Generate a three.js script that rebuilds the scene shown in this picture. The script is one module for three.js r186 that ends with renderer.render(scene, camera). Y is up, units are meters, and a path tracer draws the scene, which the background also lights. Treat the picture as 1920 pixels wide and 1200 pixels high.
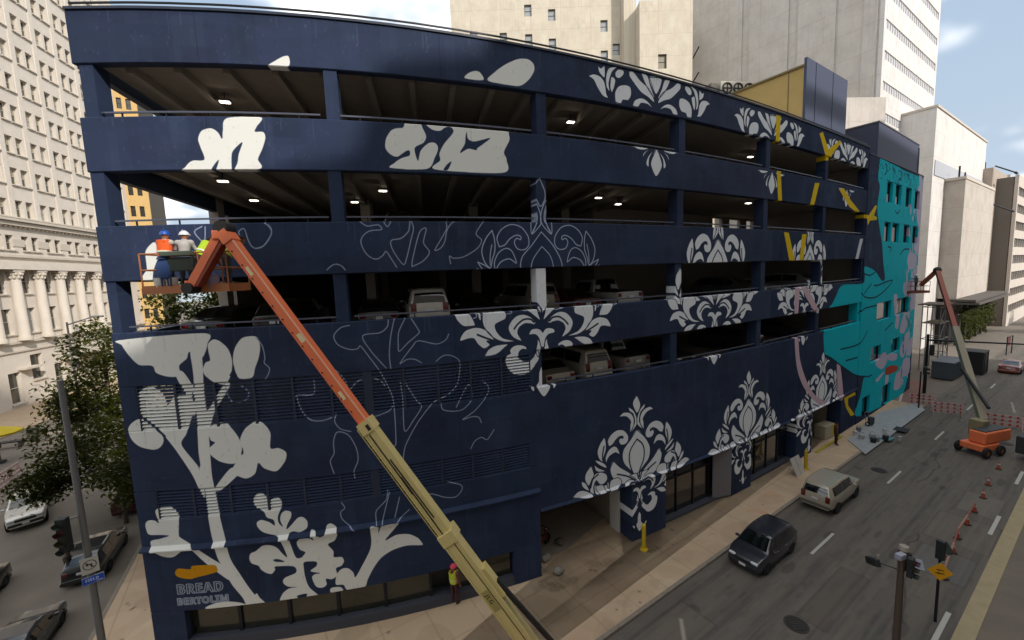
import * as THREE from 'three';
import { mergeGeometries, mergeVertices, toCreasedNormals } from 'three/addons/utils/BufferGeometryUtils.js';
import { RoundedBoxGeometry } from 'three/addons/geometries/RoundedBoxGeometry.js';
import { MarchingCubes } from 'three/addons/objects/MarchingCubes.js';

// ---------------------------------------------------------------- camera, sky, sun, exposure
const scene = new THREE.Scene();
const camera = new THREE.PerspectiveCamera(76.58, 1.6, 0.1, 2500);
camera.rotation.order = 'YXZ';
camera.position.set(0, 13.7, 0);
camera.rotation.set(-6.11 * Math.PI / 180, 0, -2.2 * Math.PI / 180);
const renderer = new THREE.WebGLRenderer({ antialias: true });
renderer.toneMapping = THREE.LinearToneMapping;
renderer.toneMappingExposure = 1.8;
renderer.shadowMap.enabled = true;

const SUN = new THREE.Vector3(0.70, 0.686, 0.71).normalize();
const sun = new THREE.DirectionalLight(0xfff6ec, 2.3);
sun.position.copy(SUN).multiplyScalar(220);
sun.castShadow = true;
sun.shadow.radius = 3;
Object.assign(sun.shadow.camera, { left: -140, right: 140, top: 120, bottom: -120, near: 1, far: 600 });
scene.add(sun, sun.target);

let seedState = 12345;
const rnd = () => { seedState = (seedState * 1664525 + 1013904223) >>> 0; return seedState / 4294967296; };
const rr = (a, b) => a + (b - a) * rnd();
function hash2(x, y, k = 0) { let n = Math.imul(x | 0, 374761393) ^ Math.imul(y | 0, 668265263) ^ Math.imul(k | 0, 974634777); n = Math.imul(n ^ (n >>> 13), 1274126177); return ((n ^ (n >>> 16)) >>> 0) / 4294967296; }
function vnoise(x, y, k = 0, px = 0, py = 0) {
  const ix = Math.floor(x), iy = Math.floor(y), fx = x - ix, fy = y - iy, u = fx * fx * (3 - 2 * fx), v = fy * fy * (3 - 2 * fy);
  const m = (a, p) => p ? ((a % p) + p) % p : a;
  const h = (a, b) => hash2(m(a, px), m(b, py), k);
  return (h(ix, iy) * (1 - u) + h(ix + 1, iy) * u) * (1 - v) + (h(ix, iy + 1) * (1 - u) + h(ix + 1, iy + 1) * u) * v;
}
function fbm(x, y, k = 0, oct = 4, p = 0) { let a = 0.5, s = 0, f = 1; for (let i = 0; i < oct; i++) { s += a * vnoise(x * f, y * f, k + i, p * f, p * f); a *= 0.5; f *= 2; } return s / (1 - a * 2 + 1e-9) * (1 - a * 2 + 1e-9) / (1 - Math.pow(0.5, oct)); }

// sky: one gradient of blue air with drifting fair-weather cloud
{
  const W = 1024, H = 512, d = new Float32Array(W * H * 4);
  for (let r = 0; r < H; r++) {
    const el = ((r + 0.5) / H - 0.5) * Math.PI, y = Math.sin(el), t = Math.pow(Math.max(0, y), 0.5);
    for (let c = 0; c < W; c++) {
      const az = ((c + 0.5) / W - 0.5) * 2 * Math.PI, x = Math.cos(az) * Math.cos(el), z = Math.sin(az) * Math.cos(el);
      let R = 0.365 - 0.17 * t, G = 0.415 - 0.13 * t, B = 0.465 - 0.06 * t;
      if (y > 0.015) {
        const k = 1.6 / (y + 0.18), n = fbm(x * k * 1.7 + 41.4, z * k * 1.7 + 17.4, 3, 5), m = THREE.MathUtils.smoothstep(n, 0.40, 0.62) * 0.94;
        R += (1.06 - R) * m; G += (1.04 - G) * m; B += (1.01 - B) * m;
      }
      const o = (r * W + c) * 4; d[o] = R; d[o + 1] = G; d[o + 2] = B; d[o + 3] = 1;
    }
  }
  const sky = new THREE.DataTexture(d, W, H, THREE.RGBAFormat, THREE.FloatType);
  sky.mapping = THREE.EquirectangularReflectionMapping; sky.magFilter = THREE.LinearFilter; sky.needsUpdate = true;
  scene.background = sky; scene.environment = sky;
  scene.backgroundIntensity = scene.environmentIntensity = 1.0;
}

// ---------------------------------------------------------------- helpers
const taken = new Map();
function numbered(n) { const k = taken.get(n) || 0; taken.set(n, k + 1); return k ? n + '_' + String(k).padStart(3, '0') : n; }
function shade(o) { o.traverse((m) => { if (m.isMesh) { m.castShadow = true; m.receiveShadow = true; } }); return o; }
function mesh(name, geo, mat, parent, pos, rot) {
  const g = Array.isArray(geo) ? mergeGeometries(geo.map((q) => { const c = q.index ? q.toNonIndexed() : q.clone(); for (const a of Object.keys(c.attributes)) if (!['position', 'normal', 'uv'].includes(a)) c.deleteAttribute(a); if (!c.attributes.uv) c.setAttribute('uv', new THREE.BufferAttribute(new Float32Array(c.attributes.position.count * 2), 2)); return c; })) : geo;
  const m = new THREE.Mesh(g, mat);
  m.castShadow = m.receiveShadow = true;
  if (pos) m.position.set(...pos);
  if (rot) m.rotation.set(...rot);
  if (parent) { m.name = name; parent.add(m); } else { m.name = numbered(name); scene.add(m); }
  return m;
}
function thing(name, label, category, pos = [0, 0, 0], turn = 0, group) {
  const o = new THREE.Group(); o.name = numbered(name); scene.add(o);
  o.position.set(...pos); o.rotation.y = turn; o.userData = { label, category };
  if (group) o.userData.group = group;
  return o;
}
function tag(o, label, category, group) { Object.assign(o.userData, { label, category }); if (group) o.userData.group = group; return o; }
function structure(o) { o.userData.kind = 'structure'; return o; }
function copyOf(o, pos, turn, label) { const c = o.clone(); c.name = numbered(o.name.replace(/_\d{3}$/, '')); c.userData = { ...o.userData }; if (label) c.userData.label = label; if (pos) c.position.set(...pos); if (turn !== undefined) c.rotation.y = turn; scene.add(c); return c; }
const V3 = (a, b, c) => new THREE.Vector3(a, b, c);
function box(w, h, d, x = 0, y = 0, z = 0) { return new THREE.BoxGeometry(w, h, d).translate(x, y, z); }
function rbox(w, h, d, r, x = 0, y = 0, z = 0, seg = 1) { return new RoundedBoxGeometry(w, h, d, seg, r).translate(x, y, z); }
function cyl(r0, r1, h, n = 12, x = 0, y = 0, z = 0) { return new THREE.CylinderGeometry(r0, r1, h, n).translate(x, y, z); }
function bar(a, b, w, d = w, up = V3(0, 1, 0)) {   // box beam from a to b
  const A = V3(...a), B = V3(...b), dir = B.clone().sub(A), L = dir.length(); dir.normalize();
  const u = Math.abs(dir.dot(up)) > 0.99 ? V3(1, 0, 0) : up, x = new THREE.Vector3().crossVectors(u, dir).normalize(), y = new THREE.Vector3().crossVectors(dir, x);
  const g = new THREE.BoxGeometry(w, d, L), M = new THREE.Matrix4().makeBasis(x, y, dir).setPosition(A.add(B).multiplyScalar(0.5));
  return g.applyMatrix4(M);
}
function rod(a, b, r0, r1 = r0, n = 8) {
  const A = V3(...a), B = V3(...b), dir = B.clone().sub(A), L = dir.length();
  const g = new THREE.CylinderGeometry(r1, r0, L, n), q = new THREE.Quaternion().setFromUnitVectors(V3(0, 1, 0), dir.normalize());
  return g.applyQuaternion(q).translate((A.x + B.x) / 2, (A.y + B.y) / 2, (A.z + B.z) / 2);
}
// textures: value-noise colour and relief, tileable
function noiseTex(size, cells, lo, hi, k, oct = 4, rough = 0.35) {
  const d = new Uint8Array(size * size * 4);
  for (let y = 0; y < size; y++) for (let x = 0; x < size; x++) {
    const n = fbm(x / size * cells, y / size * cells, k, oct, cells), g = hash2(x, y, k + 9), v = Math.max(0, Math.min(1, n * (1 - rough) + g * rough)), o = (y * size + x) * 4;
    for (let c = 0; c < 3; c++) d[o + c] = 255 * (lo[c] + (hi[c] - lo[c]) * v); d[o + 3] = 255;
  }
  const t = new THREE.DataTexture(d, size, size); t.wrapS = t.wrapT = THREE.RepeatWrapping; t.magFilter = THREE.LinearFilter; t.needsUpdate = true; return t;
}
function scaled(t, rx, ry = rx) { const c = t.clone(); c.repeat.set(rx, ry); c.needsUpdate = true; return c; }
const grain = noiseTex(256, 16, [0, 0, 0], [1, 1, 1], 71, 4, 0.5);
function surface(a, b, cells, k, rough, bump, opts = {}) {   // two sRGB colours, mottled
  const A = new THREE.Color(a), B = new THREE.Color(b), g = (c) => { const q = c.clone().convertLinearToSRGB(); return [q.r, q.g, q.b]; };
  const t = noiseTex(opts.size || 512, cells, g(A), g(B), k, 5, opts.speckle ?? 0.3); t.colorSpace = THREE.SRGBColorSpace;
  const m = new THREE.MeshStandardMaterial({ map: t, roughness: rough, metalness: opts.metal || 0 });
  if (bump) { m.bumpMap = grain; m.bumpScale = bump; }
  return m;
}
function stained(base, k, rough = 0.85) {   // weathered render: rain streaks, patches, faint joints of the panels
  const cv = document.createElement('canvas'); cv.width = cv.height = 512; const c = cv.getContext('2d'); c.fillStyle = base; c.fillRect(0, 0, 512, 512);
  for (let i = 0; i < 900; i++) { const v = hash2(i, 1, k), r = 3 + 40 * hash2(i, 2, k) ** 2; c.fillStyle = v > 0.5 ? `rgba(255,250,240,${0.03 * hash2(i, 3, k)})` : `rgba(70,60,50,${0.025 * hash2(i, 4, k)})`; c.beginPath(); c.ellipse(hash2(i, 5, k) * 512, hash2(i, 6, k) * 512, r, r * 1.4, 0, 0, 7); c.fill(); }
  for (let i = 0; i < 120; i++) { c.fillStyle = `rgba(66,56,46,${0.03 + 0.07 * hash2(i, 7, k)})`; c.fillRect(hash2(i, 8, k) * 512, hash2(i, 9, k) * 512, 1 + 2 * hash2(i, 10, k), 30 + 160 * hash2(i, 11, k)); }
  c.fillStyle = 'rgba(60,52,44,0.28)'; for (const y of [0, 170, 341]) c.fillRect(0, y, 512, 1.5); for (const x of [0, 256]) c.fillRect(x, 0, 1.5, 512);
  for (let i = 0; i < 3000; i++) { c.fillStyle = hash2(i, 12, k) > 0.5 ? 'rgba(255,255,255,0.04)' : 'rgba(0,0,0,0.05)'; c.fillRect(hash2(i, 13, k) * 512, hash2(i, 14, k) * 512, 1.5, 1.5); }
  const t = new THREE.CanvasTexture(cv); t.colorSpace = THREE.SRGBColorSpace; t.wrapS = t.wrapT = THREE.RepeatWrapping; t.repeat.set(0.55, 0.55); return new THREE.MeshStandardMaterial({ map: t, roughness: rough, bumpMap: grain, bumpScale: 0.005 });
}
const plain = (c, rough = 0.7, metal = 0, extra = {}) => new THREE.MeshStandardMaterial({ color: c, roughness: rough, metalness: metal, ...extra });
function planeUV(g, sx, sz) { const p = g.attributes.position, uv = new Float32Array(p.count * 2); for (let i = 0; i < p.count; i++) { uv[i * 2] = p.getX(i) / sx; uv[i * 2 + 1] = p.getZ(i) / sz; } g.setAttribute('uv', new THREE.BufferAttribute(uv, 2)); return g; }
function boxUV(g, s) { // uv in metres / s from the dominant axis of each face
  const q = g.index ? g.toNonIndexed() : g; const p = q.attributes.position, n = q.attributes.normal, uv = new Float32Array(p.count * 2);
  for (let i = 0; i < p.count; i++) { const ax = Math.abs(n.getX(i)), ay = Math.abs(n.getY(i)), az = Math.abs(n.getZ(i)); const X = p.getX(i), Y = p.getY(i), Z = p.getZ(i); if (ay >= ax && ay >= az) { uv[i * 2] = X / s; uv[i * 2 + 1] = Z / s; } else if (ax >= az) { uv[i * 2] = Z / s; uv[i * 2 + 1] = Y / s; } else { uv[i * 2] = X / s; uv[i * 2 + 1] = Y / s; } }
  q.setAttribute('uv', new THREE.BufferAttribute(uv, 2)); return q;
}
function slab(pts, y0, y1, uvs = 4) { // polygon of [x,z], extruded from y0 to y1
  const s = new THREE.Shape(pts.map(([x, z]) => new THREE.Vector2(x, -z)));
  const g = new THREE.ExtrudeGeometry(s, { depth: y1 - y0, bevelEnabled: false }).rotateX(-Math.PI / 2).translate(0, y0, 0);
  return boxUV(g, uvs);
}
const MURAL = {
  white: [[3.08,17.59,3.13,17.79,3.36,17.98,3.74,18.02,3.66,18.43,3.62,18.69,3.76,18.95,4.05,19.03,4.25,18.91,4.37,18.69,4.42,18.95,4.59,19.36,5.65,19.41,5.49,19.1,5.42,18.94,5.67,18.93,5.73,18.75,5.61,18.4,5.43,18.04,5.36,17.68],[6.03,21.06,6.3,21.27,6.56,21.41,6.71,21.4,6.66,21.09],[9.81,17.82,9.95,18.01,10.2,18.18,10.49,18.29,10.5,18.46,10.36,18.43,10.06,18.23,9.83,18.29,9.66,18.51,9.7,18.84,9.89,19.13,10.1,19.23,10.32,19.27,10.42,19.46,10.62,19.56,10.91,19.55,11.03,19.29,11.14,19.01,11.03,18.77,10.7,18.56,10.79,18.11,10.91,18.48,11.2,18.76,11.45,18.79,11.56,18.61,11.42,18.26,11.09,17.83],[11.44,17.82,11.61,18.17,11.6,18.42,11.79,18.77,12.17,19.23,12.06,19.41,11.88,19.38,11.67,19.24,11.42,19.25,11.21,19.38,11.13,19.58,11.79,19.63,12.19,19.61,12.55,19.55,12.81,19.56,14.52,19.56,14.4,19.4,14.42,19.1,14.17,18.62,14.27,18.32,14.08,17.82],[12.73,21.22,12.85,21.41,13.12,21.53,13.33,21.49,13.43,21.24],[13.63,21.24,13.92,21.59,14.31,21.89,14.66,22.09,15,22.23,15.35,22.26,15.58,22.12,15.6,21.87,15.38,21.53,15.02,21.24,14.62,21.18],[0.29,12.03,3.06,12.14,3.15,11.75,2.89,11.24,2.53,11.5,2.41,11.27,2.14,11.04,2.13,10.76,1.98,10.64,1.63,10.68,1.33,10.82,1.23,11.07,0.79,11.13,0.51,11.46,0.31,11.84],[2.57,11.59,2.56,10.73,2.5,9.57,2.46,8.59,2.38,7.39,2.39,6.68,2.45,6.27,2.46,5.34,2.51,4.49,2.62,3.74,2.79,3.27,3.01,2.62,3.33,2.04,3.52,1.53,4.15,1.37,3.64,2.33,3.33,3.02,3.06,3.69,2.94,4.66,2.85,5.51,2.81,6.13,2.8,6.44,2.77,6.96,2.8,7.76,2.84,8.76,2.83,9.94,2.91,11.32],[1.98,10.67,2.23,10.81,2.56,10.05,2.56,9.17,2.48,9.38],[2.79,9.31,2.95,9.44,3.5,10.24,3.71,10.19,3.11,9.29,2.85,8.66],[3.17,11.75,3.36,11.9,3.57,11.82,3.81,11.52,3.89,11.08,3.8,10.6,3.59,10.28,3.28,10.32,2.96,10.61,2.9,10.85,3.01,11.09,3.17,11.17,3.15,11.51],[3.95,10.79,3.92,11.13,4.03,11.55,4.28,11.88,4.56,11.95,4.81,11.89,4.87,11.55,4.79,11.17,4.63,10.79,4.5,10.46,4.09,10.44,3.98,10.64],[0.62,9.87,0.63,10.11,0.86,10.29,1.13,10.3,1.34,10.17,1.49,9.92,1.54,9.63,1.64,9.72,1.85,9.95,2.17,9.98,2.42,9.82,2.5,9.37,2.34,9.09,2.15,8.66,1.89,8.18,1.78,8.19,1.37,8.56,0.99,8.88,0.63,9.24],[0.11,8.82,0.28,9.06,0.57,9.19,0.83,9.03,1.23,8.57,1.27,8.32,1.12,8.1,0.88,8.03,0.44,8.17,0.19,8.43],[1.3,8.62,1.87,8.19,2.35,7.27,2.43,6.27,2.35,6.17,2.1,7.01,1.66,7.95],[2.87,8.26,2.82,8.61,2.98,8.8,3.21,8.88,3.48,8.81,3.71,8.49,3.86,8.13,3.88,7.67,3.78,7.42,3.5,7.3,3.1,7.43,2.81,7.71,2.8,7.96,3,8.15],[3.9,7.67,3.86,8.18,4.05,8.56,4.28,8.74,4.47,8.83,4.73,8.7,4.91,8.34,4.86,7.78,5.13,7.75,5.37,7.56,5.33,7.27,5.11,6.97,4.92,6.87,4.57,7.03,4.39,7.25,4.24,6.86,3.93,6.7,3.63,6.82,3.4,6.9,3.59,7.29],[2.8,6.4,3.43,7.14,3.74,6.97,2.99,6.32],[0.24,5.24,0.35,5.36,0.59,5.35,0.72,5.26,0.65,5.68,0.79,5.82,1.17,5.83,1.38,5.63,1.44,5.37,1.37,4.8,1.4,4.64,1.74,4.35,1.76,4.14,1.43,4.12,1.07,3.9,0.69,3.96,0.39,4.19,0.34,4.56,0.69,4.64,1.01,4.73,0.75,4.78,0.33,4.82,0.24,5.03],[1.4,4.59,1.78,4.31,2.38,3.77,2.89,3.29,2.97,2.78,2.25,3.5,1.76,4.12],[2.03,1.73,2.27,1.92,2.75,1.96,3.21,1.86,3.48,1.69,3.51,1.52],[4.11,4.95,4.28,5.04,4.55,4.92,4.72,4.77,4.7,4.99,4.48,5.12,4.4,5.34,4.15,5.53,4.06,5.8,4.2,6.04,4.47,6.01,4.62,5.68,4.68,5.78,4.87,5.83,5.02,5.74,5.02,5.47,4.87,5.12,4.87,4.86,5,4.68,4.93,4.96,5,5.21,5.15,5.3,5.33,5.22,5.31,5.01,5.17,4.76,5.12,4.56,5.28,4.69,5.54,4.95,5.73,4.96,5.87,4.77,5.83,4.51,5.58,4.38,5.35,4.44,5.2,4.38,5.13,4.1,4.86,4.19,4.8,4.33,4.33,4.53,4.14,4.74],[4.86,4.22,5.14,4.18,5.35,3.41,5.59,3.35,5.59,3.08,5.61,2.58,5.72,2.11,6.04,1.66,5.61,1.7,5.6,1.86,5.26,1.83,5.25,1.69,4.65,1.67,4.75,2,5,2.18,5.29,2.19,4.96,2.27,4.81,2.46,4.9,2.64,5.3,2.79,5.23,3.05,4.62,3.14,4.58,3.01,4.45,2.87,4.27,2.92,4.09,3.08,4.01,3.25,3.79,3.37,3.72,3.56,3.78,3.77,3.98,3.85,4.23,4.03,4.51,4.02,4.73,3.88,4.9,3.62,5.05,3.46,4.95,3.88],[5.43,3.97,5.56,4.12,5.89,4.09,6.02,3.99,5.95,4.33,6.01,4.43,6.14,4.32,6.22,4.09,6.37,4.1,6.47,4.24,6.54,4.5,6.69,4.56,6.87,4.4,6.9,4.12,6.78,3.86,6.53,3.74,6.7,3.44,6.7,3.19,6.97,3.14,7.05,2.96,6.94,2.78,6.74,2.71,6.76,2.42,6.56,2.29,6.34,2.34,6.35,2.11,6.19,2,5.96,2.1,5.85,2.48,5.95,2.6,6.15,2.62,5.82,2.76,6.05,2.94,6.04,3.11,5.67,3.17,5.56,3.08,5.56,3.35,5.7,3.55,5.52,3.69],[8.11,4.23,8.4,4.18,8.4,3.87,8.58,4.2,9.21,4.19,9.02,3.95,8.63,3.52,9.05,3.66,9.51,3.6,9.86,3.37,10.03,3.1,10,3.02,9.43,3.12,8.91,3.06,8.43,2.82,8.1,2.43,7.87,2.03,7.7,1.71,7.1,1.72,6.95,1.97,6.68,2.05,6.74,2.43,6.93,2.64,7.17,2.63,7.35,2.42,7.41,2.21,7.66,2.58,8.01,3.19,8.11,3.62],[6.45,1.84,6.53,1.94,6.82,1.91,6.93,1.77,6.86,1.73,6.51,1.71],[3.81,2.14,3.93,1.96,4.1,1.69,3.76,1.65,3.57,1.62],[1.49,14.69,1.51,15.01,1.67,15.22,1.87,15.31,1.95,14.86,1.84,14.68,1.68,14.32,1.59,13.95,1.33,13.94,1.26,14.11,1.38,14.29,1.48,14.42]],
  navy: [[4.57,17.65,4.6,18.08,4.68,18.31,4.99,18.58,4.83,18.17,4.77,17.91,4.62,17.65],[3.9,17.63,4.01,17.82,4.19,18,4.05,17.65],[12.69,19.27,12.73,19.02,12.99,18.94,13.61,19.11,13.31,18.86,13.08,18.7,13.03,18.62,12.71,18.65,12.39,18.48,12.59,18.82,12.63,19.06],[11.72,17.83,11.88,18.04,12.04,18.14,11.89,17.84],[4.55,3.42,4.74,3.42,4.94,3.29,4.64,3.33],[3.75,10.58,3.89,10.79,3.92,10.72,3.82,10.59],[3.84,7.62,3.91,7.87,3.92,7.67],[0.6,9.22,0.67,9.25,1.32,8.59,1.28,8.53],[2.45,10.06,2.48,9.91,2.5,9.69,2.4,9.82],[1.87,8.18,2.09,8.56,2.35,9.19,2.42,8.64,2.41,7.79,2.4,7.29,2.17,7.61]],
  lines: [[8.53,15.95,8.82,15.74,9.21,15.78,9.32,15.61,8.94,15.57,8.7,15.43,8.57,15.19,8.66,14.85,8.87,14.6,9.1,14.54,9.3,14.66,9.43,14.81,9.58,14.56,9.77,14.21],[9.37,15.97,9.54,15.71,9.7,15.97],[10.37,15.97,10.29,15.56,10.01,15.29,9.67,15.22,9.61,15.07,9.73,14.73,10.02,14.31,10.16,14.57,10.35,15.21,10.47,15.65,10.39,15.95],[10.33,14.22,10.37,14.51,10.68,15.48,10.94,15.63,10.81,15.11,11.01,14.75,10.74,14.41,10.33,14.22],[11.69,15.98,11.72,15.65,11.49,15.25,11.22,14.82,11.45,14.9,11.62,15.15,11.72,15.55,11.94,15.85,12.26,16],[13.25,15.99,12.87,15.45,13.08,15.19,12.9,14.87,12.34,14.55,11.92,14.5,11.77,14.58,11.8,14.28],[7.33,14.19,7.52,14.35,7.68,14.39,7.84,14.32,7.96,14.17],[5.4,15.93,5.59,15.71,5.62,15.52,5.49,15.3,5.3,15.09,5.08,15.02],[5.42,15.88,5.58,15.78,5.63,15.6,5.54,15.36,5.31,15.09,5.08,15.02,4.94,15.1,4.85,15.31,4.77,15.68,4.66,15.68,4.57,15.56,4.71,15.25],[3.52,15.8,3.43,15.29,3.16,15.63,3.42,15.81],[9.33,12.25,9.28,12,9,11.79,8.38,11.71,8.62,11.13,9.13,10.42],[9.55,12.28,9.38,11.63,9.28,10.92,9.3,10.35],[9.94,12.26,9.68,11.76,9.63,11.25,9.66,11.02,10,11.33,10.42,11.66,10.41,11.81,10.18,12.24],[7.95,12.14,7.66,12.08,7.42,11.87,7.38,11.68,7.52,11.42,7.88,11.24,8.16,11.24,8.28,11.33,8.56,10.88,8.88,10.34,9.19,9.58,9.31,9.04,9.31,7.81,9.24,7.31,8.87,7.66,8.15,8.54,8.64,8.59,9.14,8.74,9.25,8.89],[11.57,11.54,11.43,11.31,11.06,11.19,10.4,11.37,10.14,11.16,9.65,10.55,9.91,10.68,10.21,10.66,10.45,10.5],[11.02,10.5,11.29,10.69,11.61,10.68,11.92,10.46,11.95,10.13,11.81,9.49,11.41,9.1,10.82,8.85,10.27,8.27,9.87,7.68,9.61,7.17,9.49,6.53],[9.61,9.85,9.66,9.1,9.65,7.87,10.01,8.25,10.35,8.75,10.16,9.04,9.76,9.83],[11.11,8.81,11.17,8.53,11.54,8.4,11.97,8.42,12.32,8.71,12.42,9.03,12.24,9.39,11.71,8.54],[12.86,9.48,13.1,9.22,13,8.84,12.46,8.29,11.95,8,12.34,8.06,12.62,7.99,12.72,7.74],[12.22,6.71,12.4,7,12.69,7.12,12.94,6.99,13.25,7.37],[6.55,10.2,6.5,9.67,5.95,9.67,5.92,9.55,6.04,9.08,6.28,8.73,6.64,8.63,7.02,8.7,7.22,8.86,7.15,8.56,7.32,8.25,7.69,8.1],[6.97,6.53,6.87,7.02,7.03,7.32,7.04,7.74,7.16,8.09,7.35,8.12,7.62,7.93,7.83,7.43,7.86,6.94,7.69,6.54,7.69,6.22],[7,10.66,7.35,10.48,7.64,10.04,7.7,9.53,7.69,8.81],[7.76,9.68,8.07,10,8.5,10.09,8.88,9.95,9.05,9.7],[7.14,5.33,7.24,5.1,7.08,4.96,7.11,4.68,7.35,4.37,7.54,4.2],[8.85,5.54,8.77,5.17,8.37,4.77,8.36,4.24],[8.92,5.47,8.59,4.37,8.6,4.2],[9.28,5.19,9.05,4.39],[9.63,4.61,9.09,4.21],[10.23,5.09,10.55,5.09,11.07,4.84,11.5,4.78,11.77,5.04,11.7,5.26,11.16,5.48],[4.77,11.89,4.94,11.59,4.99,11.16,4.95,10.96,5.1,10.76,5.06,10.56,4.91,10.33],[3.54,10.28,3.66,9.69,3.96,9.56,4.24,9.69,4.31,9.93,4.07,10.19]],
  yellow: [[32.19,22.55,32.73,22.57,32.67,21.03,32.25,21.02],[37.92,22.34,38.42,22.52,39.4,21.52,41.32,22.41,41.53,22.26,40.03,21.24,39.94,20.83,39.22,20.79],[32.46,19.39,32.93,19.4,33.21,17.57,32.73,17.58],[37.55,19.14,38.24,19.18,37.46,17.49,36.87,17.49],[41.48,19.07,42.48,19.16,43.86,18.45,45.96,17.68,47.8,17.51,49.3,18.4,49.8,18.38,49.11,17.58,49.96,17.46,49.83,17.24,48.2,17.11,47.76,16.72,47.51,17.24,46,17.42,43.67,17.94],[33.56,15.81,34.17,15.78,35.12,13.98,34.39,13.99],[35.97,15.74,36.64,15.75,36.25,13.97,35.74,13.97],[48.6,23.37,49.4,23.54,51.41,23.03,51.07,22.83,49.3,23.16,49.63,22.26,48.92,22.49],[46.88,3.05,47.16,2.77,45.44,2.78,45.52,2.2,47.16,1.04,46.26,1.11,45.09,2.07,44.52,3.02]],
  pill: [[1.06,3.27,1.2,3.44,1.62,3.38,1.73,3.51,2.44,3.47,2.56,3.32,2.5,3.17,1.82,3.04,1.53,2.99,1.16,3.1]],
  rod: [[46.26,15.63,46.91,15.64,46,13.85,45.35,13.86]],
  pink: [[35.47,8.97,35.96,8.87,36.37,7.3,37.51,5.62,38.9,4.39,40.6,3.55,40.16,3.29,38.49,4.18,36.91,5.44,35.92,6.91],[42.7,5.91,43.37,5.86,44.35,3.21,43.43,3.19],[35.3,12.33,35.88,12.27,35.82,10.54,35.34,10.58],[36.16,12.25,36.93,12.22,38.86,10.58,38.12,10.59]],
  teal: [[50.08,22.48,49.76,21.86,49.66,20.57,50.19,19.98,49.92,18.66,50.11,17.58,51.59,15.39,52.28,13.79,53.04,12.24,52.02,12.16,50.4,12.9,48.84,13.27,47.5,13.35,47.44,12.09,43.12,12.1,41.91,11.34,41.24,10.79,40.8,10.53,40.05,8.84,39.94,8.75,40.2,7.44,40.47,7.06,41.7,6.63,43.08,6.01,45.11,5.16,46.98,4.45,49.7,3.88,48.77,3.86,48.24,2.56,47.5,0.84,54.83,0.2,61.85,0.13,63.67,3.25,65.24,7.38,65.41,8.81,64.34,13.11,65.87,17.3,65.33,21.37,64.1,22.04,56.23,22.05,53.22,22.56]],
  lav: [[62.52,21.09,65.36,21.24,66.52,19.84,66.24,17.87,64.95,16.84,63.22,17.45,62.37,18.73],[64.43,16.82,66.16,16.19,65.99,14.78,64.02,14.35,62.33,14.89,62.67,15.56],[60.84,14.62,63.54,14.22,63.3,13.13,61.28,12.9,60.04,13.71],[63.78,13.26,66.5,12.78,66.19,11.93,64.43,11.71,62.95,12.45],[59.53,11.63,63.68,11.6,64.53,10.3,62.01,10.04,59.54,10.58],[62.95,10.39,65.12,9.98,64.92,8.71,62.29,8.92],[57.44,8.77,58.59,8.54,58.2,7.26,57.27,7.49],[60.28,8.67,62.43,8.36,60.8,6.59,58.93,6.92],[56.18,10.51,57.29,10.45,57.46,8.64,56.76,8.83],[51.68,4.81,54.24,5.42,55.26,4.52,53.76,3.87],[54.6,3.47,52.79,2.91,52.17,3.14,53.83,3.48],[59.42,4.84,61.36,6.39,62.99,6.06,60.93,3.95],[61,3.67,63.63,3.4,63.49,1.84,60.88,2.01],[58.73,2.64,60.78,2.45,60.63,0.93,58.16,1.12],[62.18,5.18,64.12,5.64,64.02,3.92,62.46,4.01],[55.14,5.05,58.29,4.73,58.21,4.08,55.71,4.45],[55.13,3,56.05,2.84,55.79,1.97,55.07,2.23],[62.37,22.63,63.17,22.59,64.31,21.27,63.03,21.14]],
  red: [[54.97,3.79,57.19,3.71,59.04,3.27,58.67,2.92,56.02,2.98,55,3.21]],
  dark: [[47.25,12.87,48.94,12.66,50.23,12.9],[47.2,11.25,48.24,10.86,50.6,10.72,53.17,11.17,55.41,11.98,53.4,11.93,51.15,11.73,50.09,11.78],[49.4,11.92,47.85,11.22],[46.84,9.64,48.39,9.96,51.49,9.97],[43.34,7.13,47.21,7.06,49.05,7.93],[44.55,6.05,47.07,5.96],[53.86,7.47,56.28,7.98],[53.37,15.07,54.34,14.96,54.03,14.6],[57.32,14.36,58.75,14.87,61.03,14.88],[40.47,7.06,41.7,6.63,43.08,6.01,45.11,5.16,46.98,4.45,49.7,3.88,50.91,3.82],[54.88,18.29,55.59,18.09,56.4,18.44],[49.95,22.31,52.14,22.25,56.2,22.17,58.88,22.12],[51.44,21.95,51.92,21.46,51.23,21.06],[53.34,21.95,54.2,21.49],[55.82,21.89,56.39,21.36,55.57,21.05],[58.06,21.78,59.04,21.4]],
};
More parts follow.
